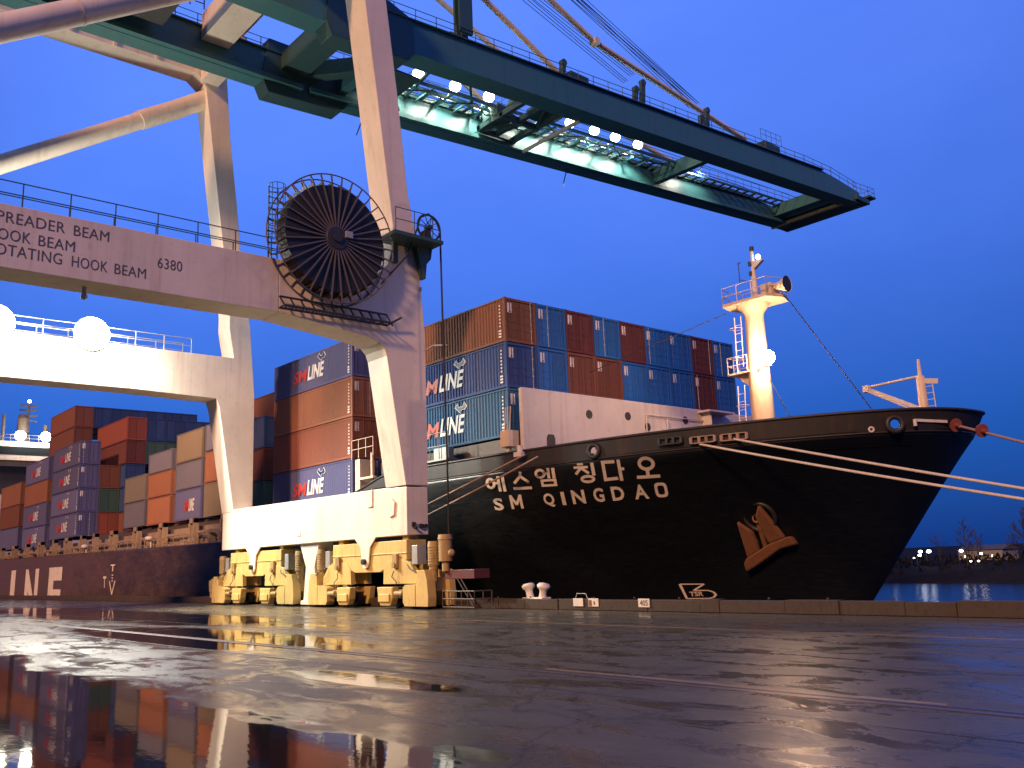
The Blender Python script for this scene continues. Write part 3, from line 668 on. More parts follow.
# ------------------------------------------------------------------ containers
def container_proto(L):
    H = 2.6; hw = 1.219
    body = MB()
    n = int(round((L - .4) / .278)); p = (L - .4) / n
    for sgn in (-1, 1):
        prof = []
        for i in range(n):
            x = -L / 2 + .2 + i * p
            prof += [(x, 0), (x + p * .27, 0), (x + p * .5, .055), (x + p * .77, .055)]
        prof.append((L / 2 - .2, 0)); k = len(prof)
        vs = [(x, sgn * (hw - .015 - d), .14) for x, d in prof] + [(x, sgn * (hw - .015 - d), H - .1) for x, d in prof]
        body.add(vs, [(i, i + 1, k + i + 1, k + i) for i in range(k - 1)])
    body.box(-L / 2 + .05, L / 2 - .05, -hw + .06, hw - .06, H - .06, H - .03)        # roof
    body.box(-L / 2 + .05, L / 2 - .05, -hw + .06, hw - .06, .12, .16)                # floor
    m2 = 9; pp = (2 * hw - .4) / m2; prof = []
    for i in range(m2):
        y = -hw + .2 + i * pp; prof += [(y, 0), (y + pp * .27, 0), (y + pp * .5, .045), (y + pp * .77, .045)]
    prof.append((hw - .2, 0)); k = len(prof)
    vs = [(-L / 2 + .03 + d, y, .14) for y, d in prof] + [(-L / 2 + .03 + d, y, H - .1) for y, d in prof]
    body.add(vs, [(i, i + 1, k + i + 1, k + i) for i in range(k - 1)])
    fr = MB()
    for sx in (-1, 1):
        for sy in (-1, 1):
            fr.box(sx * L / 2 - (.2 if sx > 0 else 0), sx * L / 2 + (.2 if sx < 0 else 0), sy * hw - (.16 if sy > 0 else 0), sy * hw + (.16 if sy < 0 else 0), .12, H - .12)
            for z0, z1 in ((0, .122), (H - .122, H + .004)):
                fr.box(sx * (L / 2 + .004) - (.18 if sx > 0 else 0), sx * (L / 2 + .004) + (.18 if sx < 0 else 0), sy * (hw + .004) - (.17 if sy > 0 else 0), sy * (hw + .004) + (.17 if sy < 0 else 0), z0, z1)
    for sy in (-1, 1):
        fr.box(-L / 2 + .2, L / 2 - .2, sy * hw - (.1 if sy > 0 else 0), sy * hw + (.1 if sy < 0 else 0), .02, .16); fr.box(-L / 2 + .2, L / 2 - .2, sy * hw - (.06 if sy > 0 else 0), sy * hw + (.06 if sy < 0 else 0), H - .10, H - .01)
    for sx in (-1, 1):
        fr.box(sx * L / 2 - (.1 if sx > 0 else 0), sx * L / 2 + (.1 if sx < 0 else 0), -hw + .16, hw - .16, .02, .18); fr.box(sx * L / 2 - (.08 if sx > 0 else 0), sx * L / 2 + (.08 if sx < 0 else 0), -hw + .16, hw - .16, H - .14, H - .01)
    doors = []
    for s in (-1, 1):
        d = MB(); y0, y1 = (-hw + .17, -.015) if s < 0 else (.015, hw - .17)
        d.box(L / 2 - .09, L / 2 - .05, y0, y1, .2, H - .16)
        for i in range(5): z = .3 + i * .44; d.box(L / 2 - .05, L / 2 - .035, y0 + .06, y1 - .06, z, z + .3)
        doors.append(d)
    bars = []
    for s in (-1, 1):
        for yy in (.28, .82):
            d = MB(); d.tube((L / 2 - .015, s * yy, .1), (L / 2 - .015, s * yy, H - .08), .022, n=6)
            for z in (.12, .8, 1.2, 1.8, H - .12): d.box(L / 2 - .035, L / 2 + .008, s * yy - .05, s * yy + .05, z - .04, z + .04)
            bars.append(d)
    plate = MB(); plate.box(L / 2 - .035, L / 2 - .024, -1.0, -.66, 1.72, 2.3)
    marks = MB(); rr = random.Random(int(L * 10))
    for i in range(7): z = 2.1 - i * .2; marks.box(L / 2 - .52 - rr.uniform(0, .03), L / 2 - .42, -hw - .003, -hw + .02, z, z + .09)
    for i in range(3): z = .62 - i * .17; marks.box(L / 2 - .62, L / 2 - .38, -hw - .003, -hw + .02, z, z + .10)
    return body, fr, doors, bars, plate, marks
PROTO = {}
for L in (12.192, 6.4):
    body, fr, doors, bars, plate, marks = container_proto(L)
    PROTO[L] = dict(body=body, frame=fr, doors=doors, bars=bars, plate=plate, marks=marks, meshes={})
def cmesh(L, part, idx, mat):
    d = PROTO[L]; key = (part, idx, mat)
    if key not in d['meshes']:
        mb = d[part] if idx is None else d[part][idx]
        d['meshes'][key] = mb.mesh(part, mat)
    return d['meshes'][key]
# side logo: slanted two-colour lettering with a small horned emblem
def logo_meshes():
    L = 12.192; y = -1.219 - .012
    out = {}
    def place(vs, fs, x0, x1, z0, z1, sh=.22):
        g = MB(); vv = []
        for u, v in vs: vv.append((x0 + (x1 - x0) * u + sh * (z1 - z0) * v, y, z0 + (z1 - z0) * v))
        g.add(vv, fs); vv2 = [(a, b + .03, c) for a, b, c in vv]; g.add(vv2, fs); return g
    v, f = text2d('SM', .028, 1.0); out['red'] = place(v, f, -2.75, -.75, .72, 1.62).mesh('logo', 'logo_red')
    v, f = text2d('LINE', .028, 1.02); out['white'] = place(v, f, -.50, 1.85, .72, 1.74).mesh('logo', 'logo_white')
    E0 = [(0, .62), (.25, 1.0), (.36, .62), (.62, .62), (.80, 1.0), (1.0, .55), (.82, .25), (.58, .30), (.48, 0), (.30, .22)]
    E1 = [(.06, .63), (.245, .92), (.34, .57), (.63, .57), (.795, .93), (.94, .55), (.79, .29), (.56, .34), (.475, .07), (.33, .26)]
    def poly(P, off): 
        g = MB(); k = len(P); vs = [(1.05 + u * 1.25, y - off, 1.80 + w * .62) for u, w in P] + [(1.05 + u * 1.25, y + .02, 1.80 + w * .62) for u, w in P]
        g.add(vs, [tuple(range(k - 1, -1, -1)), tuple(range(k, 2 * k))] + [(i, (i + 1) % k, k + (i + 1) % k, k + i) for i in range(k)]); return g
    out['edge'] = poly(E0, .0).mesh('emblem', 'logo_white'); out['navy'] = poly(E1, .006).mesh('emblem', 'logo_navy')
    return out
LOGO = logo_meshes()
def kid(name, me, parent):
    o = bpy.data.objects.new(name, me); COL.objects.link(o); o.parent = parent; return o
def container(L, xf, yc, z0, z1, col, label, group, logo=False, detail=2, marks=True):
    """xf: x of the bow-facing end"""
    if L == 12.192: ln = 12.192
    o = kid('shipping_container', cmesh(L, 'body', None, 'c_' + col), None)
    o.location = (xf - L / 2, yc, z0); o.scale = (1, 1, (z1 - z0 - .02) / 2.604)
    tag(o, label, 'shipping container', group)
    kid('frame', cmesh(L, 'frame', None, 'c_' + col), o)
    for i in (0, 1): kid('door', cmesh(L, 'doors', i, 'c_' + col), o)
    if detail > 1:
        for i in range(4): kid('locking_bar', cmesh(L, 'bars', i, 'galv' if (i + len(label)) % 7 == 0 else 'c_' + col), o)
        kid('placard', cmesh(L, 'plate', None, 'placard'), o)
    if marks and detail > 1: kid('marking', cmesh(L, 'marks', None, 'logo_white'), o)
    if logo:
        kid('logo', LOGO['red'], o); kid('logo', LOGO['white'], o); e = kid('emblem', LOGO['edge'], o); kid('emblem_face', LOGO['navy'], e)
    return o
RP = 2.4753
ORD = ['first', 'second', 'third', 'fourth', 'fifth', 'sixth', 'seventh', 'eighth', 'ninth']
GA = 'containers stacked behind the white breakwater'
AZ = [(14.83, 17.52), (12.11, 14.82), (9.26, 12.10)]
top = ['dull brown', 'blue', 'dark red', 'blue', 'dark red', 'blue', 'blue', 'dark red', 'blue']
sec = ['dimmed blue', 'blue', 'brown', 'brown', 'blue', 'blue', 'blue', 'dark red', 'blue']
nm = {'steel blue': 'blue', 'teal blue': 'teal blue', 'dark red': 'dark red'}
for i in range(9):
    yc = 33.456 + RP * (i + .5)
    lab = f"{nm.get(top[i], top[i])} container, {ORD[i]} from the crane leg in the top row above the breakwater"
    if i == 0: lab = 'long brown ribbed container on the top corner nearest the crane leg'
    if i == 8: lab = 'blue container at the far mast end of the top row above the breakwater'
    container(12.192, -38.64, yc, *AZ[0], top[i], lab, GA)
    lab = f"{nm.get(sec[i], sec[i])} container, {ORD[i]} from the crane leg in the row resting just above the breakwater"
    if i == 0: lab = 'blue container with red and white lettering directly under the long brown top corner one'
    if i == 8: lab = 'blue container at the mast end of the lower row just above the breakwater'
    container(12.192, -38.64, yc, *AZ[1], sec[i], lab, GA, logo=(i == 0))
container(12.192, -38.64, 33.456 + RP * .5, *AZ[2], 'dimmed teal blue', 'lowest teal blue lettered container, its near corner touching the white breakwater', GA, logo=True)
GB = 'four high stack seen between the crane legs'
BZ = [(15.79, 18.63), (12.84, 15.78), (9.86, 12.83), (6.95, 9.85)]
for (z0, z1), c, lg, lab in zip(BZ, ['steel blue', 'orange brown', 'brick', 'steel blue'], [1, 0, 0, 1],
        ['lettered blue container on top of the stack seen between the crane legs', 'orange brown container just under the lettered blue top one between the crane legs',
         'brick red container, second from the bottom between the crane legs', 'lettered blue container at the bottom of the stack just above the white sill beam']):
    container(12.192, -55.4, 33.277 + RP / 2, z0, z1, c, lab, GB, logo=bool(lg))
    if c == 'orange brown': pass
# bay behind the far crane leg
GC = 'short containers aft of the crane legs'
cols = [(-97.2, 7.4, [(7.4, 10.1, 'pale blue', 'lower grey blue short container of the lowest two high stack aft of the crane'), (10.12, 12.87, 'grey', 'upper grey container of the lowest two high stack aft of the crane')]),
        (-90.0, 7.3, [(7.3, 10.1, 'orange brown', 'orange brown short container at the bottom of the second stack aft of the crane leg'), (10.12, 12.6, 'orange brown', 'orange brown short container in the middle of the second stack aft of the crane leg'),
                      (12.62, 14.7, 'pale blue', 'pale lavender short container topping the second stack aft of the crane leg')]),
        (-82.4, 7.3, [(7.3, 10.25, 'steel blue', 'lettered lavender blue short container at the bottom of the stack beside the white leg'), (10.27, 12.88, 'pale blue', 'pale lavender short container under the tan one beside the white leg'),
                      (12.9, 15.83, 'tan', 'tan rust streaked short container on top of its stack beside the white leg')]),
        (-75.3, 7.3, [(7.3, 10.4, 'tan', 'tan short container partly hidden at the bottom behind the white far leg'), (10.42, 13.3, 'orange brown', 'bright orange brown short container partly hidden behind the white far leg'),
                      (13.32, 15.85, 'pale blue', 'pale lavender container topping the stack cut off by the far leg')]),
        (-69.6, 6.9, [(6.9, 9.6, 'green', 'dark green short container low between far leg and brown stack'), (9.62, 12.3, 'dark red', 'dark red short container between far leg and lettered stack'), (12.32, 15.0, 'dark blue', 'dark blue short container seen just right of the far leg')])]
for xf, _, lst in cols:
    for z0, z1, c, lab in lst:
        o = container(6.4, xf, 33.4 + RP / 2, z0, z1, c, lab, GC, detail=1)
        if 'lettered lavender' in lab:
            for kk in ('red', 'white'):
                e = kid('logo', LOGO[kk], o); e.scale = (.5, 1, 1); e.location = (.6, 0, 0)
container(12.192, -69.4, 35.9 + RP / 2, 14.9, 17.8, 'brown', 'dull brown container peeping over the stack just right of the far leg', GC, detail=1)
container(12.192, -69.4, 35.9 + RP / 2, 12.0, 14.88, 'red', 'red container under the dull brown one just right of the far leg', GC, detail=1)
# forty-foot bays further aft
GL = 'containers stacked amidships far along the ship'
for i, c in enumerate(['steel blue'] * 4):
    container(12.192, -120.9, 33.4 + RP / 2, 7.4 + i * 3, 10.38 + i * 3, c, f"{['bottom', 'second from bottom', 'third from bottom', 'topmost'][i]} blue container of the four high stack left of the lowest short stack", GL, logo=True, detail=2)
for i, c in enumerate(['steel blue', 'steel blue', 'orange brown', 'steel blue']):
    container(12.192, -135.3, 33.4 + RP / 2, 6.55 + i * 3.1, 9.63 + i * 3.1, c, f"{['bottom lettered blue', 'second from bottom lettered blue', 'orange brown', 'topmost lettered blue'][i]} container of the farther four high stack near the left edge", GL, logo=c == 'steel blue', detail=1)
for i, c in enumerate(['steel blue', 'brown', 'orange brown']):
    container(12.192, -150.0, 33.4 + RP / 2, 6.9 + i * 3.3, 10.18 + i * 3.3, c, f"{['bottom blue', 'middle brown', 'topmost orange brown'][i]} container of the three high stack cut by the left edge", GL, detail=1)
r = lambda k: 33.4 + RP * (k + .5)
for i, c in enumerate(['red', 'green', 'brown']):
    container(12.192, -120.9, r(1), 7.4 + i * 3, 10.38 + i * 3, c, f"{c} container in shade, {['lowest', 'middle', 'upper'][i]} in the gap between blue stack and short grey stack", GL, detail=1)
for i, c in enumerate(['brown', 'dark blue']):
    container(12.192, -119.0, r(2), 7.3 + i * 3.05, 10.32 + i * 3.05, c, ['shaded brown container at deck level, hardly seen behind the lowest short stack', 'shaded dark blue container, second layer, hardly seen behind the lowest short stack'][i], GL, detail=1)
for i, c in enumerate(['dark blue', 'dark red', 'red']):
    container(12.192, -119.0, r(2), 13.4 + i * 3.05, 16.42 + i * 3.05, c, ['shaded dark blue container below two red ones behind the short stacks', 'shaded dark red container right below the lit red overhanging one', 'lit red container overhanging with its side in bright light behind the stacks'][i], GL, detail=1)
for k in range(3, 9):
    nth = ['', '', '', 'first', 'second', 'third', 'fourth', 'fifth', 'sixth'][k]
    container(12.192, -119.0, r(k), 19.5, 22.5, 'dark blue', f"dark blue top container, {nth} beyond the lit red overhanging one", GL, detail=1)
    container(12.192, -119.0, r(k), 16.45, 19.48, 'green', f"dark green container under the top blue row, {nth} beyond the red ones", GL, detail=1)
container(12.192, -133.4, r(1), 23.0, 26.0, 'brown', 'brown container highest of all near the ship lights, its side brightly lit', GL, detail=1)
container(12.192, -133.4, r(1), 19.95, 22.98, 'brown', 'brown container directly under the highest brightly lit brown one', GL, detail=1)
for k in range(2, 8):
    container(12.192, -133.4, r(k), 23.0, 26.0, 'dark blue', f"dark blue container, {['', '', 'first', 'second', 'third', 'fourth', 'fifth', 'sixth'][k]} beside the highest brown one in the far top row", GL, detail=1)

# ------------------------------------------------------------------ crane
crane = empty('gantry_crane', (-53, 28.7, 0))
tag(crane, 'white and teal ship to shore gantry crane on yellow bogies, boom reaching over the ship', 'gantry crane')
X0, X1 = -65.0, -41.0            # outer faces of the two frames
def frame_poly():
    leg = [(27.97, 6.55), (26.85, 13.6), (26.7, 14.0), (26.4, 14.3), (25.7, 14.5), (24.0, 14.72), (20.4, 15.1), (-3.2, 15.1), (-3.2, 17.9), (25.4, 17.9), (26.3, 18.2), (27.0, 18.9), (27.35, 20.2), (27.35, 21.3), (26.37, 29.03), (25.6, 34.83), (25.0, 39.3),
           (24.2, 40.0), (-3, 40.0), (-3, 41.6), (25.6, 41.6), (26.6, 41.6), (27.07, 35.44), (27.79, 29.5), (28.39, 23.56), (29.0, 20.4), (29.43, 15.2), (29.43, 6.55)]
    return leg
from mathutils.geometry import tessellate_polygon
def prism_tess(g, poly, fn, t0, t1):
    k = len(poly); tri = tessellate_polygon([[Vector((u, v, 0)) for u, v in poly]])
    vs = [fn(u, v, t0) for u, v in poly] + [fn(u, v, t1) for u, v in poly]
    g.add(vs, [tuple(t) for t in tri] + [tuple(i + k for i in t) for t in tri] + [(i, (i + 1) % k, k + (i + 1) % k, k + i) for i in range(k)])
FR = frame_poly()
fx = lambda u, v, t: (t, u, v)
LEG = FR[:7] + [(20.4, 17.9)] + FR[9:17] + [(25.0, 41.6)] + FR[20:]
BEAM = [(-3.2, 15.1), (20.39, 15.1), (20.39, 17.9), (-3.2, 17.9)]
TOP = [(-3, 40.0), (24.2, 40.0), (24.95, 39.4), (24.95, 41.57), (-3, 41.57)]
LEGF = [(27.97, 6.55), (26.72, 14.1), (26.5, 14.72), (20.4, 14.88), (20.4, 17.9), (27.75, 17.9)] + LEG[11:]
for xa, xb in ((X0, X0 + 2.0), (X1 - 2.0, X1)):
    g = MB(); prism_tess(g, LEGF if xa == X0 else LEG, fx, xa, xb); g.build('leg', 'crane_white', crane, bevel=.03)
    g = MB(); g.prism(BEAM if xa != X0 else [(-3.2, 14.88), (20.39, 14.88), (20.39, 17.9), (-3.2, 17.9)], fx, xa + .003, xb - .003); pb = g.build('portal_beam', 'crane_white', crane, bevel=.03)
    g = MB(); prism_tess(g, TOP, fx, xa + .1, xb - .1)
    tb = g.build('top_beam', 'crane_white', crane, bevel=.03)
    g = MB()
    for y in range(0, 24, 3): g.box(xb - .11, xb + .12, y + .15, y + .35, 39.9, 41.6)
    g.build('stiffener', 'crane_white', tb)
    g = MB()
    xm = (xa + xb) / 2
    g.tube((xm, 25.2, 38.3), (xm, -3.2, 19.4), .62, n=20); g.tube((xm, 23.6, 37.2), (xm, 20.5, 35.2), .70, n=20); g.tube((xm, 26.3, 39.0), (xm, 23.2, 37.0), .80, .66, n=20)
    g.build('diagonal_brace', 'crane_white', crane)
    g = MB()
    for y in (21.9, 10.5): 
        c = Vector((xm, 25.2, 38.3)).lerp(Vector((xm, -3.2, 19.4)), (25.2 - y) / 28.4)
        d = Vector((0, -28.4, -18.9)).normalized(); g.tube(c, c + d * .12, .66, n=20)
    g.build('brace_collar', 'crane_white', crane)
    # walkway rail on the portal beam
    g = MB(); g.rail([(xa + .2, -3, 17.9), (xa + .2, 24.6, 17.9)], 1.1, 2.0, .028, .03); g.rail([(xb - .15, -3, 17.9), (xb - .15, 20 if xb > -50 else 24.6, 17.9)], 1.1, 2.0, .028, .03); g.build('walkway_rail', 'teal_dark' if xb > -50 else 'galv', crane)
# landside legs stand outside the picture
for xa, xb in ((X0, X0 + 2.0), (X1 - 2.0, X1)):
    g = MB(); g.box(xa, xb, -5.2, -3.21, 1.2, 41.6); g.build('leg', 'crane_white', crane, bevel=.03)
g = MB(); g.box(X0 - .02, X1 + .02, -5.3, -3.15, 1.0, 1.9); g.build('sill_beam', 'crane_white', crane)
# sill beam
g = MB(); g.prism([(X0 + .1, 3.87), (X1 - .003, 3.87), (X1 - .003, 6.45), (X1 - 2.5, 6.55), (X0 + 4, 6.7), (X0 + .1, 6.7)], lambda u, v, t: (u, t, v), 28.0, 29.4)
sill = g.build('sill_beam', 'crane_white', crane, bevel=.03)
g = MB()
for xc in (-59.6, -45.1): g = MB(); g.prism([(xc - 1.15, 3.9), (xc + 1.15, 3.9), (xc + .5, 3.35), (xc + .33, 2.4), (xc + .2, 2.2), (xc - .2, 2.2), (xc - .33, 2.4), (xc - .5, 3.35)], lambda u, v, t: (u, t, v), 27.90, 27.99); g.build('hanger_plate', 'crane_white', sill, bevel=.01)

g = MB()
for xc in (-59.6, -45.1): g.tube((xc, 27.7, 2.55), (xc, 27.91, 2.55), .16, n=14)
g.build('pivot_pin', 'dark_steel', sill)
g = MB(); g.prism([(-42.6, 4.9), (-42.15, 5.0), (-42.05, 5.7), (-42.3, 5.9)], lambda u, v, t: (u, t, v), 27.9, 28.0); g.build('lifting_lug', 'crane_white', sill); g = MB(); g.box(-44.9, -44.4, 27.93, 28.0, 5.6, 5.68); g.box(-44.45, -44.38, 27.93, 28.0, 5.6, 6.6); g.build('conduit', 'crane_white', sill)
g = MB(); g.box(-41.0, -40.9, 28.3, 28.5, 4.3, 4.55); g.box(-41.0, -40.85, 28.75, 28.95, 4.25, 4.45); g.tube((-40.98, 28.4, 4.3), (-40.7, 28.4, 4.2), .07); g.tube((-40.98, 29.1, 4.35), (-40.75, 29.1, 4.35), .1); g.build('socket', 'dark_steel', sill)
g = MB(); g.box(-53.6, -52.9, 27.97, 28.0, 4.35, 4.7); g.build('notice_plate', 'placard', sill)
g = MB(); g.prism([(-53.4, 3.88), (-50.9, 3.88), (-51.5, 2.4), (-51.2, .35), (-52.9, .35), (-52.6, 2.4)], lambda u, v, t: (u, t, v), 28.2, 29.2); g.box(-53.1, -51.0, 28.1, 29.3, .1, .36)
g.build('storm_anchor_post', 'crane_white', crane, bevel=.03)
# bogies
bz = MB(); ux = lambda u, v, t: (u, t, v)
bz.prism([(-3.85, 3.62), (-3.85, 2.5), (-3.0, 2.45), (-1.3, 1.95), (1.3, 1.95), (3.0, 2.55), (3.95, 2.55), (3.95, 3.62)], ux, 28.05, 29.35)
bz.box(-3.87, 3.97, 28.0, 29.4, 2.9, 2.96); bz.box(-3.6, -3.1, 28.3, 29.1, 3.6, 3.9); bz.box(3.2, 3.7, 28.3, 29.1, 3.6, 3.9)
def bogie(xc, proto=None):
    if proto is None:
        o = bz.build('bogie', 'yellow', None, bevel=.03); o.parent = crane
    else:
        o = proto.copy(); COL.objects.link(o)
    o.matrix_parent_inverse = Matrix.Translation(WM[crane.name].translation).inverted(); o.location = (xc, 0, 0); return o
b0 = bogie(-45.1)
def sub(name, g, mat, bevel=.02):
    o = g.build(name, mat, None, bevel=bevel); o.parent = b0; return o
parts = []
for s in (-1, 1):
    g = MB(); P = [(s * 4.95, 1.3), (s * 1.7, 1.3), (s * 1.75, 2.1), (s * 2.2, 2.55), (s * 3.6, 2.62), (s * 4.3, 2.4), (s * 4.95, 1.7)]
    g.prism(P, ux, 28.0, 28.3); g.prism(P, ux, 29.1, 29.4); g.box(min(s * 2.9, s * 3.3), max(s * 2.9, s * 3.3), 28.29, 29.11, 2.1, 2.4); parts.append(sub('equaliser', g, 'yellow'))
    g = MB(); g.box(s * 3.05 - .22, s * 3.05 + .22, 27.84, 27.99, 2.15, 2.9); g.tube((s * 3.05, 27.75, 2.3), (s * 3.05, 28.0, 2.3), .15, n=12); parts.append(sub('link_plate', g, 'yellow_rusty'))
    g = MB(); P = [(s * 6.25, .15), (s * 4.15, .15), (s * 4.0, .35), (s * 4.0, 1.1), (s * 4.2, 1.25), (s * 5.2, 1.28), (s * 5.25, 2.0), (s * 6.0, 2.0), (s * 6.2, 1.5), (s * 6.3, .6)]
    g.prism(P, ux, 27.72, 28.25); g.prism(P, ux, 29.15, 29.55); g.box(min(s * 5.5, s * 5.9), max(s * 5.5, s * 5.9), 28.24, 29.16, .9, 1.6); g.box(s * 5.16 - .02, s * 5.16 + .02, 27.69, 27.72, .18, 1.25); parts.append(sub('wheel_guard', g, 'yellow', .12))
    g = MB(); P = [(s * 2.9, .55), (s * 2.7, .15), (s * 1.75, .15), (s * 1.55, .5), (s * 1.4, 1.15), (s * 2.95, 1.15)]
    g.prism(P, ux, 27.76, 28.2); g.prism(P, ux, 29.1, 29.5); g.box(s * 2.2 - .2, s * 2.2 + .2, 28.19, 29.11, .85, 1.1); g.box(s * 2.2 - .55, s * 2.2 + .55, 27.66, 27.76, .35, .8); parts.append(sub('wheel_guard', g, 'yellow', .06))
    for xx in (4.9, 3.5, 2.2): g = MB(); g.tube((s * xx, 28.55, .42), (s * xx, 28.85, .42), .41, n=24); g.tube((s * xx, 28.4, .42), (s * xx, 29.0, .42), .16, n=12); parts.append(sub('wheel', g, 'dark_steel', 0))
    g = MB(); g.box(min(s * 3.2, s * 3.8), max(s * 3.2, s * 3.8), 28.0, 28.7, .55, 1.0); g.tube((s * 3.2, 27.8, .8), (s * 3.9, 27.8, .8), .14, n=10); g.tube((s * 3.5, 27.8, .8), (s * 3.5, 28.1, .8), .1, n=8); parts.append(sub('gearbox', g, 'yellow_rusty'))
    g = MB(); mx = s * (6.05 if s > 0 else 5.6)
    g.tube((mx, 28.3, 2.0), (mx, 28.3, 2.2), .24, n=14); g.tube((mx, 28.3, 2.2), (mx, 28.3, 3.15), .30, n=16); g.tube((mx, 28.3, 3.15), (mx, 28.3, 3.45), .33, .28, n=16); g.tube((mx, 28.3, 1.4), (mx, 28.3, 2.0), .2, n=10)
    for i in range(6): g.ring((mx, 28.3, 2.3 + i * .14), (0, 0, 1), .30, .025, 16, 4)
    parts.append(sub('drive_motor', g, 'yellow_rusty', 0))
    g = MB(); g.box(s * 4.35, s * 4.85, 28.1, 28.7, 2.3, 3.3); parts.append(sub('brake_cabinet', g, 'galv'))
    g = MB(); g.path([(s * 3.0, 27.85, 2.0), (s * 2.85, 27.8, 1.7), (s * 3.3, 27.8, 1.4), (s * 3.2, 27.8, 1.1)], .025); g.path([(s * 5.3, 27.7, 1.9), (s * 4.7, 27.68, 2.1), (s * 4.3, 27.85, 2.3)], .03); parts.append(sub('hose', g, 'black_cable', 0))
b1 = bogie(-59.6, b0)
for p in parts:
    c = p.copy(); COL.objects.link(c); c.parent = b1
g = MB(); g.prism([(-67.0, .9), (-66.0, .9), (-65.95, 1.6), (-66.3, 1.9), (-67.1, 1.7)], ux, 28.0, 28.9); g.tube((-67.2, 28.4, .5), (-67.2, 28.4, 1.3), .25); g.tube((-67.6, 28.4, 1.5), (-66.2, 28.4, 1.5), .16); g.build('buffer', 'yellow_rusty', crane)
g = MB(); g.box(-38.1, -35.7, 28.3, 29.3, 1.5, 1.95); ep = g.build('end_platform', 'red_box', crane, bevel=.02)
g = MB(); g.rail([(-38.2, 28.2, .15), (-35.6, 28.2, .15), (-35.6, 29.3, .15)], .75, .55, .035, .035); g.tube((-38.2, 28.2, .12), (-35.6, 28.2, .12), .04, n=6); g.tube((-37.0, 28.25, 1.5), (-35.8, 28.25, .2), .03); g.tube((-36.7, 28.25, 1.5), (-35.6, 28.25, .3), .03); g.build('guard_rail', 'deck_dark', ep)
g = MB(); g.tube((-38.0, 28.3, 1.9), (-38.0, 28.3, 2.4), .2); g.tube((-38.0, 28.3, 2.4), (-38.0, 28.3, 3.5), .36, n=16); g.tube((-38.0, 28.3, 3.5), (-38.0, 28.3, 3.75), .4, .36, n=16); g.sphere((-37.5, 28.3, 2.8), .2, 10); g.build('drive_motor', 'yellow_rusty', crane)

# lettering on the portal beam
def beamtext(s, y0, y1, z0, z1, slope=0.0):
    g = MB()
    v, f = text2d(s, 0, 1.05)
    g.add([(X1 + .006, y0 + (y1 - y0) * a, z0 + (z1 - z0) * c) for a, c in v], f); g.build('beam_lettering', 'letter_dark', crane)
beamtext('SPREADER', 7.22, 10.20, 17.07, 17.57); beamtext('BEAM', 10.56, 12.05, 17.07, 17.55); beamtext('HOOK', 7.22, 8.88, 16.30, 16.80); beamtext('BEAM', 9.18, 10.64, 16.31, 16.79); beamtext('ROTATING', 7.22, 10.15, 15.63, 16.13); beamtext('HOOK', 10.55, 12.05, 15.63, 16.13); beamtext('BEAM', 12.35, 13.74, 15.64, 16.12); beamtext('6380', 14.25, 15.4, 16.28, 16.79)
g = MB(); g.tube((-42, 11.4, 15.1), (-42, 11.4, 14.75), .1); g.sphere((-42, 11.4, 14.65), .16, 10); g.build('camera_pod', 'galv', crane)
# cable reel
RC = Vector((-40.05, 23.13, 19.30))
g = MB(); g.tube(RC + Vector((-.85, 0, 0)), RC + Vector((.0, 0, 0)), 2.92, n=64); reel = g.build('cable_reel', 'black_cable', crane)
g = MB(); g.ring(RC + Vector((-.87, 0, 0)), (1, 0, 0), 3.52, .04, 72, 6); g.ring(RC + Vector((.05, 0, 0)), (1, 0, 0), 3.52, .04, 72, 6); g.build('rim', 'reel_spoke', reel)
for i in range(34):
    t = 2 * math.pi * i / 34; d = Vector((0, math.cos(t), math.sin(t)))
    g = MB(); g.bar(RC + Vector((.08, 0, 0)) + d * .35, RC + Vector((.08, 0, 0)) + d * 3.5, .07, .07, (1, 0, 0)); g.bar(RC + Vector((-.95, 0, 0)) + d * 2.0, RC + Vector((-.95, 0, 0)) + d * 3.5, .07, .07, (1, 0, 0)); g.bar(RC + Vector((-.95, 0, 0)) + d * 3.02, RC + Vector((.08, 0, 0)) + d * 3.02, .05, .12, tuple(d))
    g.build('spoke', 'reel_spoke', reel)
g = MB(); g.tube(RC, RC + Vector((.16, 0, 0)), .7, .6, 28); g.tube(RC + Vector((.16, 0, 0)), RC + Vector((.26, 0, 0)), .25, n=20); g.build('hub', 'dark_steel', reel)
g = MB(); g.box(RC.x + .16, RC.x + .3, RC.y + .45, RC.y + .85, RC.z + .1, RC.z + .45); g.build('slip_ring_box', 'galv', reel)
g = MB(); g.box(-41.0, -40.95, 21.9, 24.4, 18.0, 20.6); g.bar((-41.6, 23.1, 17.9), (-41.6, 23.1, 20.2), .8, 1.4); g.build('reel_mount', 'teal_dark', reel)
# caged ladder beside the reel
g = MB(); g.ladder((-41.3, 20.15, 17.9), (-41.3, 20.15, 21.9), .5, (0, 1, 0), .035, .3)
for z in (18.5, 19.05, 19.6, 20.1, 20.7, 21.3, 21.85): g.ring((-40.9, 20.15, z), (0, 0, 1), .42, .022, 16, 4)
for a in (-1, -.4, .4, 1): g.tube((-40.9 + .42 * math.cos(a), 20.15 + .42 * math.sin(a), 18.5), (-40.9 + .42 * math.cos(a), 20.15 + .42 * math.sin(a), 21.85), .02, n=4)
g.build('caged_ladder', 'crane_teal', crane)
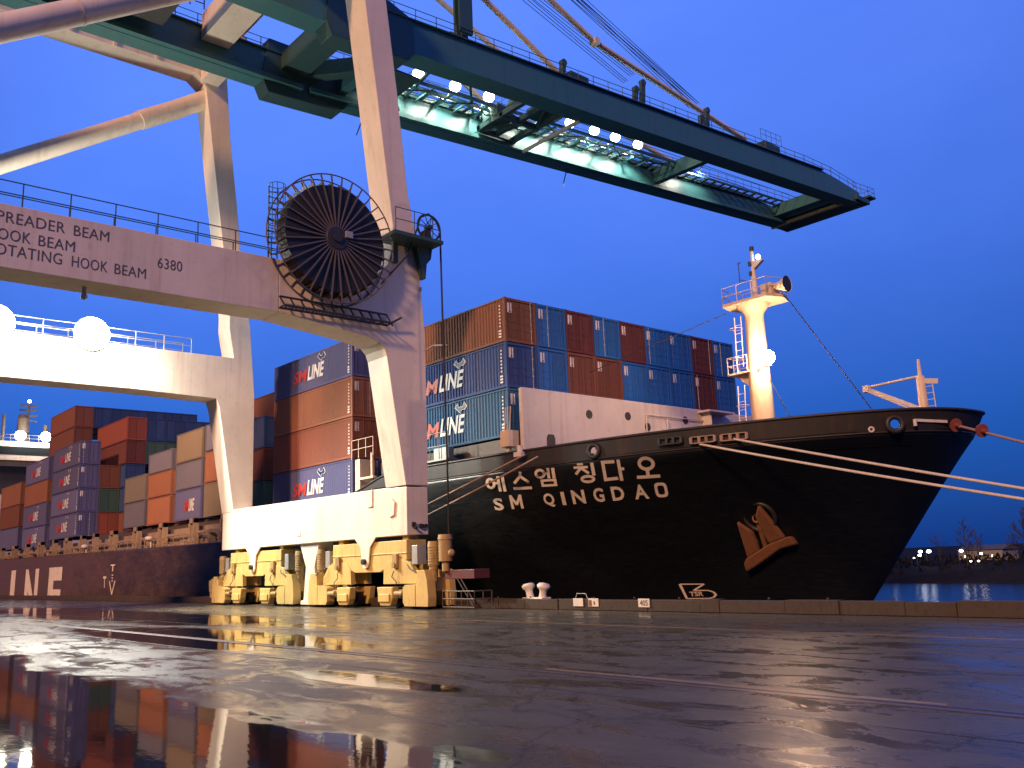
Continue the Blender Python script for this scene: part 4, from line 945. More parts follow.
# cable guide tray under the reel
g = MB(); g.tube((-40.75, 20.3, 15.85), (-40.75, 26.7, 15.85), .06, n=6); g.tube((-40.75, 20.3, 15.25), (-40.75, 26.7, 15.25), .07, n=6); g.tube((-40.2, 20.3, 15.25), (-40.2, 26.7, 15.25), .07, n=6); g.tube((-40.75, 26.7, 15.25), (-40.5, 27.5, 15.75), .06, n=6)
for i in range(12): y = 20.3 + i * .58; g.tube((-40.75, y, 15.85), (-40.75, y + .4, 15.25), .045, n=5); g.tube((-40.75, y, 15.25), (-40.2, y, 15.25), .045, n=5)
g.build('cable_guide_tray', 'dark_steel', crane)
# sheave platform with the hanging cable
g = MB(); g.prism([(26.4, 20.15), (29.7, 20.15), (29.7, 20.35), (26.4, 20.35)], fx, -41.2, -39.4); g.prism([(28.6, 20.15), (29.7, 20.15), (29.6, 19.55), (29.3, 19.2), (29.2, 18.3), (29.05, 18.3)], fx, -40.9, -40.5); g.box(-40.95, -40.75, 27.2, 27.5, 19.0, 20.15)
sp = g.build('sheave_platform', 'teal_dark', crane)
g = MB(); g.rail([(-39.45, 26.5, 20.35), (-39.45, 29.0, 20.35)], 1.35, 1.2); g.rail([(-41.1, 29.6, 20.35), (-39.45, 29.0, 20.35)], 1.35, 1.0); g.build('guard_rail', 'teal_dark', sp)
SC = Vector((-40.1, 29.2, 21.25))
g = MB(); g.ring(SC, (1, 0, 0), .78, .07, 36, 6)
for i in range(10): t = 2 * math.pi * i / 10; g.tube(SC, SC + Vector((0, math.cos(t), math.sin(t))) * .76, .025, n=4)
g.tube(SC - Vector((.2, 0, 0)), SC + Vector((.2, 0, 0)), .14); g.box(-40.3, -39.9, 28.8, 29.2, 20.3, 21.0); g.build('sheave', 'dark_steel', sp)
g = MB(); cp = [(-40.05, 25.9, 17.3), (-40.08, 27.6, 19.2), (-40.1, 28.38, 21.0), (-40.1, 28.6, 21.75), (-40.1, 29.2, 22.1), (-40.1, 29.75, 21.75), (-40.1, 30.0, 21.2), (-40.1, 30.05, 14), (-40.1, 30.12, 8), (-40.1, 30.1, .1)]
g.path(cp, .055, 8); g.build('power_cable', 'black_cable', crane)
g = MB(); g.tube((-41, 29.4, 14.2), (-40.7, 29.8, 14.5), .05); g.tube((-40.7, 29.8, 14.5), (-40.1, 30.3, 14.45), .05); g.box(-41, -40.9, 29.0, 29.2, 17.7, 17.9); g.build('cable_guide_arm', 'galv', crane)

# girders and boom --------------------------------------------------------------------
NX, FX = -47.4, -56.5          # outer (bow-side) faces
def zb(y): return 37.05 + .062 * max(0, y - 28)
def zt(y):
    h = 2.45
    if y > 88: h = 2.5 - (y - 88) / 8 * 1.2
    return zb(y) + h
def girder(xa, xb, y0, y1, name, mat='crane_teal'):
    g = MB(); ys = [y0 + (y1 - y0) * i / 24 for i in range(25)] if y1 > 40 else [y0, y1]
    P = [(y, zb(y)) for y in ys] + [(y, zt(y)) for y in reversed(ys)]
    prism_tess(g, P, fx, xa, xb); return g.build(name, mat, crane)
bn = girder(NX - 1.3, NX, 30.2, 95.8, 'boom_girder', 'crane_teal'); bf = girder(FX - 1.3, FX, 30.2, 95.8, 'boom_girder')
ln = girder(NX - 1.3, NX, -8, 29.6, 'fixed_girder'); lf = girder(FX - 1.3, FX, -8, 29.6, 'fixed_girder')
for par, y0, y1, hi in ((bn, 30.2, 95.5, NX), (bf, 30.2, 95.5, FX), (ln, -8, 29.6, NX), (lf, -8, 29.6, FX)):
    for tx, dx in ((1, 0), (-1, -1.3)):
        if (hi == NX) == (tx == 1): continue
        g = MB(); x0 = hi + dx; s = tx
        # trolley rail ledge on the bow side and flange stiffening on both
        g.bar((x0 + s * .26, y0, zb(y0) + .22), (x0 + s * .26, y1, zb(y1) + .22), .5, .36)
        if y1 > 40:
            ym = (y0 + y1) / 2
        g.build('trolley_rail_beam', 'crane_teal' , par)
    g = MB(); g.bar((hi + .02, y0, zt(y0) + .05), (hi + .02, min(y1, 88), zt(min(y1, 88)) + .05), .4, .1); g.bar((hi - 1.32, y0, zt(y0) + .05), (hi - 1.32, min(y1, 88), zt(min(y1, 88)) + .05), .4, .1); g.build('flange', 'teal_dark', par)
    g = MB()
    n = int((y1 - y0) / 2.0)
    pts = [(hi - .1, y0 + (y1 - y0) * i / 12, zt(y0 + (y1 - y0) * i / 12) + .1) for i in range(13)]
    g.rail(pts, 1.0, 2.0, .03, .035); pts = [(hi - 1.2, p[1], p[2]) for p in pts]; g.rail(pts, 1.0, 2.0, .03, .035); g.build('guard_rail', 'teal_dark', par)
g = MB(); rr = random.Random(9)
for y in (35.2, 37.3, 43, 47.7, 58.2, 63, 70): w = rr.uniform(.4, .9); g.box(NX - .9, NX - .3, y - w / 2, y + w / 2, zt(y), zt(y) + rr.uniform(.3, .6))
g.build('junction_box', 'teal_dark', bn)
g = MB(); g.box(NX - 1.2, NX - .1, 49.3, 51.4, zt(50) - .02, zt(50) + .85); g.box(NX - 1.2, NX - .1, 77.2, 80.0, zt(78), zt(78) + 1.1); g.rail([(NX, 76.5, zt(77) + 1.1), (NX, 80.2, zt(80) + 1.1)], 1.1, 1.0); g.build('anchor_bracket', 'teal_dark', bn, bevel=.03)
for y, h in ((57.6, 1.7), (58.6, 2.6), (67.0, 1.3), (68.0, 2.3), (48.6, 1.6)): g = MB(); g.bar((NX - .5, y, zt(y)), (NX - .5, y + .25, zt(y) + h), .3, .5); g.tube((NX - .7, y + .25, zt(y) + h), (NX - .3, y + .25, zt(y) + h), .3, n=14); g.build('rope_sheave_post', 'teal_dark', bn)
g = MB(); g.box(NX - .95, NX - .75, 37.9, 39.1, 41, 50); g.box(NX - .35, NX - .15, 37.9, 39.1, 41, 50); g.box(NX - .8, NX - .3, 38.4, 38.6, 41, 50); g.build('boom_latch_post', 'teal_dark', crane)
# far boom: cabinet with railings, inner catwalk, cross ties
g = MB(); g.box(FX + .05, FX + 1.0, 31, 94, 0, .06)
cat = MB()
for dx in (.15, 1.25): cat.bar((FX + dx, 31, zb(31) + 2.3), (FX + dx, 94, zb(94) + 2.3), .10, .22)
for i in range(42):
    y = 31.5 + i * 1.5; cat.bar((FX + .15, y, zb(y) + 2.3), (FX + 1.25, y, zb(y) + 2.3), .28, .10)
cw = cat.build('catwalk', 'teal_dark', bf)
g = MB(); g.rail([(FX + 1.28, 31 + i * 6.3, zb(31 + i * 6.3) + 2.4) for i in range(11)], 1.05, 1.6, .028, .03)
g.build('guard_rail', 'teal_dark', cw)
g = MB()
for y in (70.5, 33.0, 92.5):
    g = MB(); z = zb(y) + .7; g.box(FX, NX - 1.3, y - .35, y + .35, z, z + 1.4); g.build('cross_tie', 'crane_teal', crane)
for p, q in (((FX, 39.0, zb(38) + 2.2), (NX - 1.3, 37.6, zb(34) + 2.2)), ((FX, 46.2, zb(46) + 2.2), (NX - 1.3, 39.4, zb(40) + 2.2)), ((FX, 53, zb(53) + 2.2), (NX - 1.3, 53, zb(53) + 2.2))):
    g = MB(); g.bar(p, q, .22, .22); g.build('bracing_strut', 'crane_teal', crane)
g = MB()
for dx in (2.1, 3.0): g.bar((FX + dx, 33.5, zb(33.5) + 1.9), (FX + dx, 72, zb(72) + 1.9), .16, .26)
for i in range(20): y = 34 + i * 1.95; g.bar((FX + .2, y, zb(y) + 1.9), (FX + 3.0, y, zb(y) + 1.9), .14, .14)
g.build('festoon_rail', 'crane_teal', crane)
g = MB()
for i in range(9): y = 36 + i * 4.2; g.tube((FX + 2.6, y, zb(y) + 1.85), (FX + 2.6, y + .9, zb(y) + 1.1), .05, n=5); g.tube((FX + 2.6, y + .9, zb(y) + 1.1), (FX + 2.6, y + 4.2, zb(y + 4.2) + 1.85), .05, n=5)
g.build('festoon_cable', 'black_cable', crane)
# trolley with operator frame under the boom
tr = MB(); tz = zb(47) + .1
for yy in (46.4, 48.2, 50.2): tr.box(FX + .4, NX - 1.7, yy - .2, yy + .2, tz + .55, tz + 1.0)
for xx in (FX + .6, FX + 3.6, NX - 1.9): tr.box(xx - .2, xx + .2, 46.2, 50.4, tz + .5, tz + .95)
tr.bar((FX + .6, 46.4, tz + .7), (FX + 3.6, 48.2, tz + .7), .2, .2); tr.bar((NX - 1.9, 48.2, tz + .72), (FX + 3.6, 50.2, tz + .72), .2, .2)
tr.box(FX + 1.2, FX + 3.2, 46.2, 48.0, tz + .9, tz + 2.0); tr.box(FX + 4.2, NX - 2.4, 48.6, 50.2, tz + .9, tz + 1.7); tr.tube((FX + 4.1, 46.9, tz + 1.5), (NX - 2.6, 46.9, tz + 1.5), .45, n=16)
tr.rail([(FX + .5, 45.7, tz + 1.0), (NX - 1.8, 45.7, tz + 1.0)], 1.0, 1.0)
trolley = tr.build('trolley', 'teal_dark', crane, bevel=.03)
g = MB(); g.bar((FX + .3, 51.6, tz + .2), (NX - 1.6, 51.6, tz + .2), .18, .3); g.build('buffer_beam', 'crane_white', trolley)
# hinge region
g = MB()
for hx in (NX, FX):
    g.prism([(27.0, 36.3), (33.0, 36.6), (33.6, 37.4), (33.4, 39.9), (31.5, 40.6), (27.0, 40.6), (26.5, 37.4)], fx, hx - 1.42, hx + .12)
    g.tube((hx - 1.6, 30, 39.6), (hx + .3, 30, 39.6), .5, n=20)
g.box(FX, NX - 1.3, 28.0, 30.0, 38.4, 39.8)
g.bar((FX, 30.2, 39.0), (-52.4, 33, 38.6), .9, 1.2); g.bar((NX - 1.3, 30.2, 39.0), (-52.4, 33, 38.6), .9, 1.2)
g.build('boom_hinge', 'teal_dark', crane, bevel=.04)
g = MB(); g.box(-55.2, -51.2, 33.8, 36.8, 38.2, 38.35); g.rail([(-55.2, 33.8, 38.35), (-55.2, 36.8, 38.35), (-51.2, 36.8, 38.35)], 1.1, .9); g.ladder((-54.5, 36.9, 37.0), (-54.5, 35.5, 40), .6, (1, 0, 0), .05, .4); g.build('hinge_walkway', 'teal_dark', crane)
# upper cross beams between the frames
g = MB(); g.box(X0 + 2, X1 - 2, 24.2, 26.2, 41.7, 43.8); g.build('upper_cross_beam', 'crane_white', crane, bevel=.03)
g = MB(); g.box(X0 + 2.0, FX - 1.4, 24.6, 26.0, 39.3, 41.0); g.box(NX + .1, X1 - 2.0, 24.6, 26.0, 39.3, 41.0); g.box(FX + .02, NX - 1.32, 22.0, 24.0, 38.6, 40.6); g.build('girder_hanger', 'crane_white', crane, bevel=.03)
g = MB(); g.box(FX + 1, NX - 2, 10, 19, 38.0, 41.0); g.build('machinery_floor', 'dark_steel', crane); 
g = MB(); g.rail([(FX + .9, 8, 40.4), (FX + .9, 21.8, 40.4)], 1.6, 1.0, .04, .05, 3); g.build('guard_rail', 'dark_steel', crane)
# boom tip platform
yt = 94.5; zt0 = zb(yt)
g = MB(); g.box(FX - 1.6, NX + .3, 94.6, 97.6, zt0 + .25, zt0 + .8); g.box(FX - 1.2, NX + .4, 97.6, 99.0, zt0 + 1.2, zt0 + 1.4); g.box(FX, NX - 1.3, 94.0, 94.6, zt0 + .6, zt0 + 2.0)
tip = g.build('boom_tip', 'teal_dark', crane, bevel=.03)
g = MB(); g.bar((FX - 1.6, 94.2, zt0 + .1), (NX - 1.35, 94.2, zt0 + .1), .35, .35); g.build('buffer_beam', 'yellow', tip)
g = MB(); g.rail([(FX - 1.5, 94.7, zt0 + .8), (FX - 1.5, 97.5, zt0 + .8), (FX - 1.1, 98.9, zt0 + 1.4), (NX + .3, 98.9, zt0 + 1.4), (NX + .2, 97.6, zt0 + 1.4), (NX - .2, 95, zt(95))], 1.1, 1.2); g.build('guard_rail', 'teal_dark', tip)
g = MB()
for x in (FX + 1.5, FX + 3.5): g.tube((x, 96, zt0 + 1.7), (x + .5, 96, zt0 + 1.7), .9, n=24); g.prism([(95.1, zt0 + .8), (96.9, zt0 + .8), (96.2, zt0 + 2.0), (95.8, zt0 + 2.0)], fx, x - .2, x + .7)
g.build('rope_sheave', 'dark_steel', tip)
# forestays, hoist ropes
def apex(p, q, y): t = (y - q[1]) / (p[1] - q[1]); return tuple(q[i] + (p[i] - q[i]) * t for i in range(3))
for gx in (-48.9, FX - .6):
    g = MB(); a = (gx, 75.9, 43.9); c = (gx, 54.0, 46.7); e = (gx, 48.7, 48.7); d = apex(e, c, 22)
    g.tube(a, c, .26, n=12); g.tube(c, d, .24, n=12); g.tube(Vector(c) + Vector((-.35, 0, 0)), Vector(c) + Vector((.35, 0, 0)), .36, n=14); g.build('forestay', 'crane_white', crane)
    g = MB(); a = (gx, 49.4, 42.0); c = (gx, 41.53, 45.67); d = apex(c, a, 24); g.tube(a, d, .24, n=12); g.build('forestay', 'crane_white', crane)
g = MB()
for hx in (-48.9,):
    for (y0, z0), (y1, z1) in (((57.8, 44.2), (46.06, 47.6)), ((58.8, 45.2), (47.2, 48.2)), ((67.2, 44.8), (51.8, 50.0)), ((68.2, 45.4), (52.4, 50.4)), ((68.2, 45.4), (51.0, 50.3))):
        for dx in (-.25, .0, .22):
            a = (hx + dx, y0, z0); c = (hx + dx, y1 + dx * 1.6, z1); g.tube(a, apex(c, a, 26), .028, n=5)
    a = (hx, 47.9, 41.6); c = (hx, 44.3, 45.2); 
for x in (-56, -54.5, -53, -51.5): g.tube((x, 31, zb(31) + 3.0), (x, 97, zb(97) + 1.8), .03, n=5)
g.build('hoist_rope', 'dark_steel', crane)
# floodlights on the boom
for y in (38.6, 42.3, 45.9, 52.2, 55.6, 58.8, 61.7, 65.0, 68.5):
    z = zb(y) + 2.9
    if y == 68.5: continue
    g = MB(); g.lathe([(.05, .72), (.2, .70), (.28, .60), (.3, .5)], (FX + 2.5, y, z), 'z', 18); hd = g.build('boom_floodlight', 'teal_dark', crane)
    g = MB(); g.sphere((FX + 2.5, y, z), .48, 16); g.build('lens', 'lamp_boom', hd)
    g = MB(); g.bar((FX + 1.3, y, zb(y) + 2.35), (FX + 2.5, y, z + .6), .08, .08); g.build('bracket', 'teal_dark', hd)
    lamp('boom_floodlight_lamp', (FX + 2.1, y, z - .35), 2900, (1.0, .95, .76), crane, .25, 140, (FX + .6, y, zb(y) + .6))
y = 70.9; lamp('boom_floodlight_lamp', (FX + 2.5, 76, zb(76) + 2.6), 1500, (1.0, .95, .76), crane, .25, 140, (FX + .6, 76, zb(76) + .6))
g = MB(); g.lathe([(.05, .26), (.28, .24), (.40, .05), (.42, -.02)], (FX + 2.5, 76, zb(76) + 3.4), 'z', 18); hd = g.build('boom_floodlight', 'galv', crane)
g = MB(); g.bar((FX + 1.3, 76, zb(76) + 2.35), (FX + 2.5, 76, zb(76) + 3.6), .08, .08); g.build('bracket', 'teal_dark', hd)
# anemometer brackets under the far girder
for y in (35.5, 58.0):
    g = MB(); g.tube((FX - .6, y, zb(y)), (FX - .6, y - .7, zb(y) - 2.0), .05, n=6); g.tube((FX - .6, y, zb(y) - .4), (FX - .6, y + 1.3, zb(y) - .1), .04, n=6); g.build('cable_bracket', 'teal_dark', bf)
# floodlights on the far portal beam
for y in (11.9, 17.7):
    g = MB(); g.box(-63.5, -62.75, y - .55, y + .55, 17.95, 18.1); g.tube((-63.1, y, 18.0), (-63.1, y, 18.4), .07); g.bar((-63.1, y - .72, 18.4), (-63.1, y + .72, 18.4), .08, .08); g.bar((-63.1, y - .72, 18.4), (-63.0, y - .72, 19.0), .06, .06); g.bar((-63.1, y + .72, 18.4), (-63.0, y + .72, 19.0), .06, .06); fl = g.build('portal_floodlight', 'galv', crane, bevel=.02)
    g = MB(); g.lathe([(1.12, 0), (1.0, .14), (.7, .26), (.35, .32), (0, .34)], (-62.85, y, 18.35), 'x', 28); g.build('lens', 'lamp_white', fl)
    g = MB(); g.lathe([(.25, -.75), (.6, -.68), (1.0, -.35), (1.14, -.02), (1.16, .06)], (-62.88, y, 18.35), 'x', 24); g.build('housing', 'galv', fl)
    lamp('portal_floodlight_lamp', (-62.6, y, 19.9), 36000, (1.0, .94, .78), crane, .6, 126, (-55.5, y + 2.5, 0))
    lamp('portal_floodlight_lamp', (-61.3, y, 18.3), 4200, (1.0, .96, .82), crane, .5)
    lamp('portal_floodlight_lamp', (-62.9, y, 20.0), 24000, (1.0, .60, .36), crane, .5, 78, (-112, 33, 8))  # added warm spot on the aft stacks, in place of unseen yard lamps

# ------------------------------------------------------------------ mooring lines, bollards, signs
def rope(name, p, q, r, sag, mat, label, group=None, n=24):
    g = MB(); p = Vector(p); q = Vector(q); pts = []
    for i in range(n + 1):
        t = i / n; c = p.lerp(q, t); c.z -= sag * 4 * t * (1 - t); pts.append(c)
    g.path(pts, r, 7); o = g.build(name, mat); return tag(o, label, 'mooring rope', group)
GR = 'mooring ropes holding the bow'
BOL = Vector((16.0, 30.6, .75))
rope('mooring_rope', (-24.55, hy(-24.55, 7.4, .18), 7.38), (1.4, 30.5, .7), .055, .12, 'rope', 'pale mooring rope, upper of the pair running right from the bow chocks', GR)
rope('mooring_rope', (-26.1, hy(-26.1, 7.3, .18), 7.30), (1.4, 30.5, .6), .055, .18, 'rope', 'pale mooring rope, lower of the pair running right from the bow chocks', GR)
rope('mooring_rope', (-35.2, 31.5, 7.7), (-67.5, 30.5, .55), .05, .15, 'rope_dark', 'slack mooring rope, upper one crossing the ship name towards the crane leg', GR)
rope('mooring_rope', (-34.3, 31.6, 7.5), (-67.5, 30.5, .35), .05, .45, 'rope_dark', 'slack mooring rope, lower one crossing the ship name towards the crane leg', GR)
a, c = Vector((-17.2, 40.9, 7.45)), Vector((2.2, 30.5, .6))
rope('mooring_rope', a, c, .06, .2, 'rope_dark', 'dark mooring rope leaving the tip of the bow through two rat guards', GR)
d = (c - a).normalized()
for k, (t, lab) in enumerate(((.15, 'red brown rat guard disc on the bow rope touching the hull'), (1.75, 'red brown rat guard disc on the bow rope clear of the stem'))):
    p = a + d * t; g = MB(); s_ = d.orthogonal().normalized(); u_ = d.cross(s_)
    g.tube(p, p + d * .04, .30, n=20); g.tube(p - d * .12, p + d * .3, .1, n=10); g.tube(p - d * .14 + s_ * .03, p - d * .11 + s_ * .03, .24, n=18)
    o = g.build('rat_guard', 'rat_guard'); tag(o, lab, 'rat guard', 'rat guards on the bow rope')
def bollard(loc, label):
    o = empty('quay_bollard', loc); tag(o, label, 'bollard', 'white bollards along the quay edge')
    g = MB(); x, y, z = loc
    g.box(x - .72, x + .72, y - .3, y + .3, z, z + .18); g.build('base', 'placard', o, bevel=.03)
    for s in (-1, 1):
        g = MB(); g.lathe([(.20, .15), (.17, .40), (.20, .54), (.31, .64), (.33, .74), (.25, .83), (0, .86)], (0, 0, 0), 'z', 18)
        M4 = Matrix.Translation((x + s * .40, y, z)) @ Matrix.Rotation(R(12) * s, 4, 'Y'); g.v = [tuple(M4 @ Vector(p)) for p in g.v]; g.build('post', 'placard', o)
bollard((-33.2, 30.1, .34), 'white twin horn bollard on the quay edge before the ship name')
bollard((-67.5, 30.5, .02), 'white twin horn bollard at the quay edge behind the crane bogie')
bollard((1.8, 30.5, .02), 'white twin horn bollard on the quay edge far to the right')
for x, lab, sc in ((-29.67, 'blank white placard on the kerb beam with a wire handle', 1), (-28.72, 'rust stained white placard on the kerb beam', 1), (-25.8, 'white placard with faint figures on the kerb beam, standing alone', 1.05)):
    o = empty('kerb_placard', (x, 29.4, .18)); tag(o, lab, 'placard', 'placards fixed to the kerb beam')
    g = MB(); g.box(x - .31, x + .31, 29.385, 29.41, .17, .52); g.build('plate', 'placard', o, bevel=.01)
    if x == -25.8:
        g = MB(); v, f = text2d('405', .02); g.add([(x - .22 + .44 * a_, 29.38, .23 + .23 * c_) for a_, c_ in v], f); g.build('figures', 'letter_dark', o)
    if x == -29.67: 
        g = MB(); g.path([(x - .25, 29.5, .5), (x - .15, 29.5, .72), (x + .4, 29.5, .72), (x + .5, 29.5, .5)], .02); g.build('handle', 'galv', o)
    if x == -28.72:
        g = MB(); g.box(x - .28, x - .1, 29.375, 29.384, .2, .45); g.box(x + .02, x + .1, 29.375, 29.384, .25, .4); g.build('rust_patch', 'anchor_rust', o)

# ------------------------------------------------------------------ far bank
def bare_tree(x, dy, h, spread, label, seed, conic=False):
    y = shore(x) + dy; z0 = -1.3
    o = empty('bare_tree', (x, y, z0)); tag(o, label, 'tree', 'bare winter trees on the far bank')
    rr = random.Random(seed)
    g = MB(); g.tube((x, y, z0 - .4), (x + .1, y, z0 + h * .55), h * .022, h * .012, n=8); g.tube((x + .1, y, z0 + h * .55), (x, y, z0 + h), h * .012, h * .003, n=6); g.build('trunk', 'bark', o)
    g = MB()
    def br(p, d, L, r, lv):
        q = p + d * L; g.tube(p, q, r, r * .55, n=4 if lv else 5, caps=False)
        if lv < 3:
            for i in range(3 if lv else 3):
                nd = (d + Vector((rr.uniform(-.7, .7), rr.uniform(-.7, .7), rr.uniform(-.15, .6)))).normalized(); br(p.lerp(q, rr.uniform(.4, 1)), nd, L * rr.uniform(.5, .7), r * .55, lv + 1)
    n = 15
    for i in range(n):
        t = .22 + .74 * i / n; a = rr.uniform(0, 6.28); k = (1.15 - t) if conic else (.9 - .5 * abs(t - .5))
        br(Vector((x, y, z0 + h * t)), Vector((math.cos(a), math.sin(a), rr.uniform(.5, 1.2))).normalized(), h * spread * k, h * .007, 0)
    g.build('crown', 'bark', o)
TREES = [(-83, 22, 5.2, .30, 0), (-78.5, 26, 4.0, .3, 0), (-74, 16, 8.6, .26, 1), (-72.6, 18, 6.6, .28, 1), (-68, 24, 4.6, .3, 0), (-65.5, 30, 3.8, .3, 0), (-63.5, 20, 6.8, .28, 0), (-62.2, 14, 9.8, .26, 1), (-60.2, 16, 12.5, .24, 1), (-58.6, 15, 10.5, .25, 0), (-56, 20, 9, .28, 0)]
TL = ['low bare tree closest to the ship stem on the far bank', 'small bare tree between the two brightest far lamps', 'tall dark bare tree standing alone above the far bank lamps', 'slimmer bare tree just beside the lone tall one on the far bank',
      'low bare tree left of the pale far building', 'small bare tree directly before the pale far building', 'bare tree at the end of the pale far building', 'tall slender bare tree left of the tallest one at the right edge',
      'tallest bare tree at the right edge of the far bank', 'broad bare tree beyond the tallest one on the far bank', 'bare tree outermost on the far bank at the right']
for i, (x, dy, h, sp_, cn) in enumerate(TREES): bare_tree(x, dy, h, sp_, TL[i], 20 + i, bool(cn))
rr = random.Random(2)
g = MB(); vs = []
for i in range(5200):
    x = rr.uniform(-330, 120); dy = rr.uniform(4, 34); y = shore(x) + dy; z = min(-1.2, -3.7 + dy * .24) + rr.uniform(-.2, 1.5) * (1 if rr.random() > .1 else 1.6); s_ = rr.uniform(.2, .6)
    a = rr.uniform(0, 3.14); dx, dyy = math.cos(a) * s_, math.sin(a) * s_
    g.add([(x - dx, y - dyy, z - s_), (x + dx, y + dyy, z - s_ * .5), (x + dx * .2, y, z + s_)], [(0, 1, 2)])
o = g.build('bank_scrub', 'bank'); tag(o, 'dark winter scrub covering the far river bank', 'scrub', kind='stuff')
def building(x, dy, w, d, h, label, windows):
    y = shore(x) + dy; B0 = -1.1; o = empty('far_building', (x, y, B0)); tag(o, label, 'building', 'buildings on the far bank')
    g = MB(); g.box(x - w / 2, x + w / 2, y, y + d, B0 - .6, B0 + h); g.build('wall', 'far_wall', o)
    g = MB(); g.prism([(y - .3, B0 + h), (y + d + .3, B0 + h), (y + d * .5, B0 + h + h * .45)], fx, x - w / 2 - .3, x + w / 2 + .3); g.build('roof', 'far_roof', o)
    for wx, wz, ww, wh, lit in windows:
        g = MB(); g.box(x + wx - ww / 2, x + wx + ww / 2, y - .04, y - .005, B0 + wz, B0 + wz + wh); g.build('window', 'window_lit' if lit else 'glass', o)
building(-66.6, 34, 6.5, 8, 2.8, 'pale low building with a row of lit windows on the far bank', [(-2.6 + i * 1.05, .5, .55, .45, i not in (3,)) for i in range(6)])
building(-82.5, 40, 9, 8, 2.2, 'dark low building behind the far lamps near the ship stem', [(-3, .7, .5, .4, 1), (0, .7, .5, .4, 0), (2.5, .7, .5, .4, 1)])
def streetlamp(px, dy, h, label, white=True, r=.28, twin=False):
    y = shore(px) + dy; h = h - 2.3; o = empty('far_street_lamp', (px, y, -1.2)); tag(o, label, 'street lamp', 'street lamps on the far bank')
    g = MB(); g.tube((px, y, -1.4), (px, y, h), .09, .06, n=6); g.bar((px, y, h), (px + .7, y - .3, h + .1), .09, .09); g.build('pole', 'dark_steel', o)
    for q in ((.7, -.9) if twin else (.7,)): g = MB(); g.sphere((px + q, y - .3, h), r * (1 if q > 0 else .9), 10, .7); g.build('lamp_head', 'lamp_far_white' if white else 'lamp_far', o)
for a_ in [(-80.6, 12, 3.6, 'bright twin far street lamp left of the lone tall bare tree', True, .42, True), (-83.7, 14, 2.9, 'white far street lamp between ship stem and the bright twin lamp', True, .32), (-87.0, 9, 1.9, 'small far street lamp low beside the ship stem', True, .2),
           (-86.0, 16, 2.4, 'small dim far street lamp a little right of the ship stem', False, .18), (-73.6, 12, 3.5, 'white far street lamp under the lone tall bare tree', True, .34), (-71.2, 15, 2.9, 'warm far street lamp right of the lone tall bare tree', False, .26),
           (-63.2, 22, 2.8, 'warm far street lamp at the right end of the pale building', False, .22), (-70.6, 9, 1.7, 'low warm far street lamp before the pale building on its left', False, .2), (-69.2, 9, 1.7, 'low warm far street lamp before the middle of the pale building', False, .2)]: streetlamp(*a_)

# ------------------------------------------------------------------ light
w = bpy.data.worlds.new('World'); S.world = w; w.use_nodes = True; nt = w.node_tree
bg = nt.nodes['Background']
sk = N(nt, 'ShaderNodeTexSky', sky_type='NISHITA'); sk.sun_disc = False
SUN_EL, SUN_AZ = 24, 170
sk.sun_elevation = R(1.0); sk.sun_rotation = R(SUN_AZ); sk.ozone_density = 6; sk.dust_density = .2
tcw = N(nt, 'ShaderNodeTexCoord').outputs['Generated']; sp_ = N(nt, 'ShaderNodeSeparateXYZ'); nt.links.new(tcw, sp_.inputs[0])
dusk = ramp(nt, mth(nt, 'ADD', mth(nt, 'MULTIPLY', sp_.outputs[2], .5), .5), [(.44, (.0, .03, .16)), (.50, (.0, .036, .225)), (.56, (.012, .088, .45)), (.66, (.058, .17, .78)), (.8, (.10, .235, 1.0)), (1.0, (.11, .25, 1.0))])
side = ramp(nt, mth(nt, 'ADD', mth(nt, 'MULTIPLY', sp_.outputs[0], -.5), .5), [(.5, .86), (1.0, (1.55, 1.42, 1.3))])
dusk = mixc(nt, 1.0, dusk, side, 'MULTIPLY')
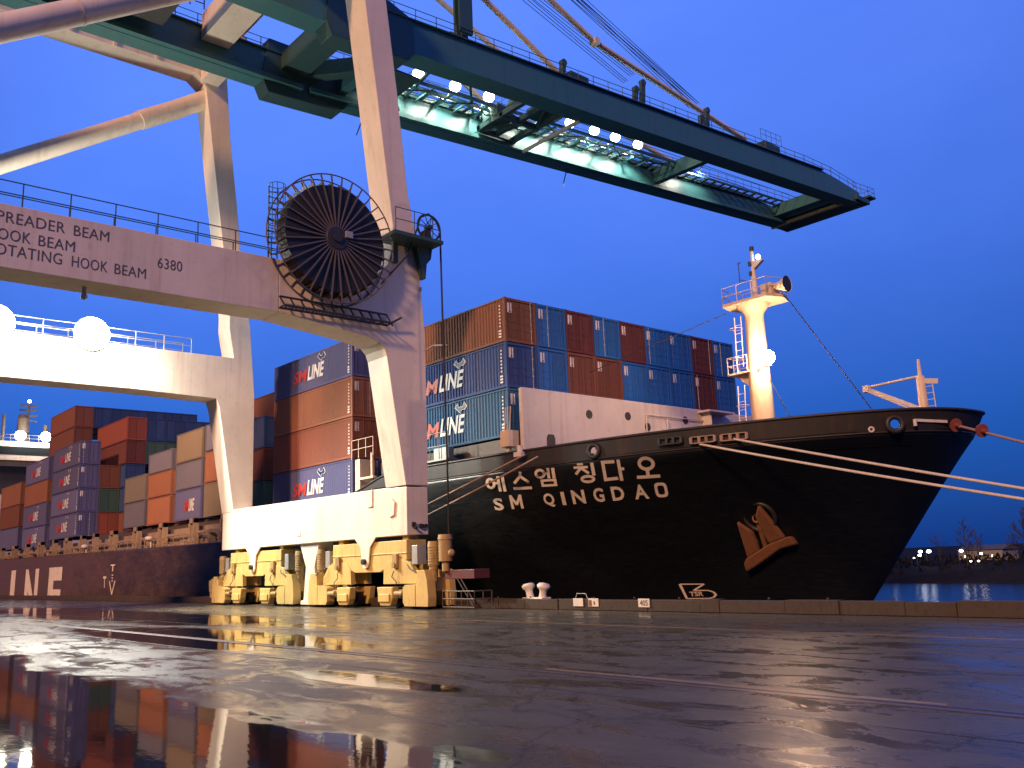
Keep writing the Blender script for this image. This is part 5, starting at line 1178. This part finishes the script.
dusk = mixc(nt, 1.0, dusk, ramp(nt, mth(nt, 'ADD', mth(nt, 'MULTIPLY', sp_.outputs[1], .5), .5), [(.1, (.42, .36, .32)), (.42, (.55, .50, .46)), (.62, 1.0)]), 'MULTIPLY')   # the afterglow is beyond the ship, unseen sky behind the quay dimmed to cut blue light
cl = noise(nt, mapping(nt, tcw, (1, 1, 2.2)), 2.6, 6, .6, .5)
dusk = mixc(nt, 1.0, dusk, ramp(nt, cl, [(.3, (.90, .92, .95)), (.7, (1.10, 1.07, 1.03))]), 'MULTIPLY')
tint = mixc(nt, .03, dusk, sk.outputs[0])
nt.links.new(tint, bg.inputs[0]); bg.inputs[1].default_value = 1.0

yard_sun = bpy.data.lights.new('yard_sun', 'SUN'); yard_sun.energy = 3.1; yard_sun.angle = R(6); yard_sun.color = (1.0, .52, .27)  # sun lamp standing in for the unseen warm yard floodlights
so = bpy.data.objects.new('yard_sun', yard_sun); COL.objects.link(so)
dirv = Vector((-.36, .86, -.46)); so.rotation_euler = dirv.to_track_quat('-Z', 'Y').to_euler(); so.location = (0, -40, 40)

# ------------------------------------------------------------------ camera
F, yaw, pitch, roll = 906.85, .851824, .194262, -.0385909
f = Vector((-math.sin(yaw) * math.cos(pitch), math.cos(yaw) * math.cos(pitch), math.sin(pitch)))
r0 = Vector((math.cos(yaw), math.sin(yaw), 0)); u0 = r0.cross(f)
rt = r0 * math.cos(roll) + u0 * math.sin(roll); up = -r0 * math.sin(roll) + u0 * math.cos(roll)
cam = bpy.data.cameras.new('camera'); cam.sensor_width = 36; cam.lens = 36 * F / 1024; cam.clip_end = 8000; cam.clip_start = .1
co = bpy.data.objects.new('camera', cam); COL.objects.link(co)
mw = Matrix(((rt.x, up.x, -f.x, 0), (rt.y, up.y, -f.y, 0), (rt.z, up.z, -f.z, 2.2), (0, 0, 0, 1))); co.matrix_world = mw
S.camera = co
S.render.engine = 'CYCLES'
S.cycles.use_denoising = True; S.cycles.max_bounces = 6; S.cycles.sample_clamp_indirect = 4.0; S.cycles.caustics_reflective = False
S.view_settings.view_transform = 'Standard'; S.view_settings.look = 'None'; S.view_settings.exposure = 0; S.view_settings.gamma = 1
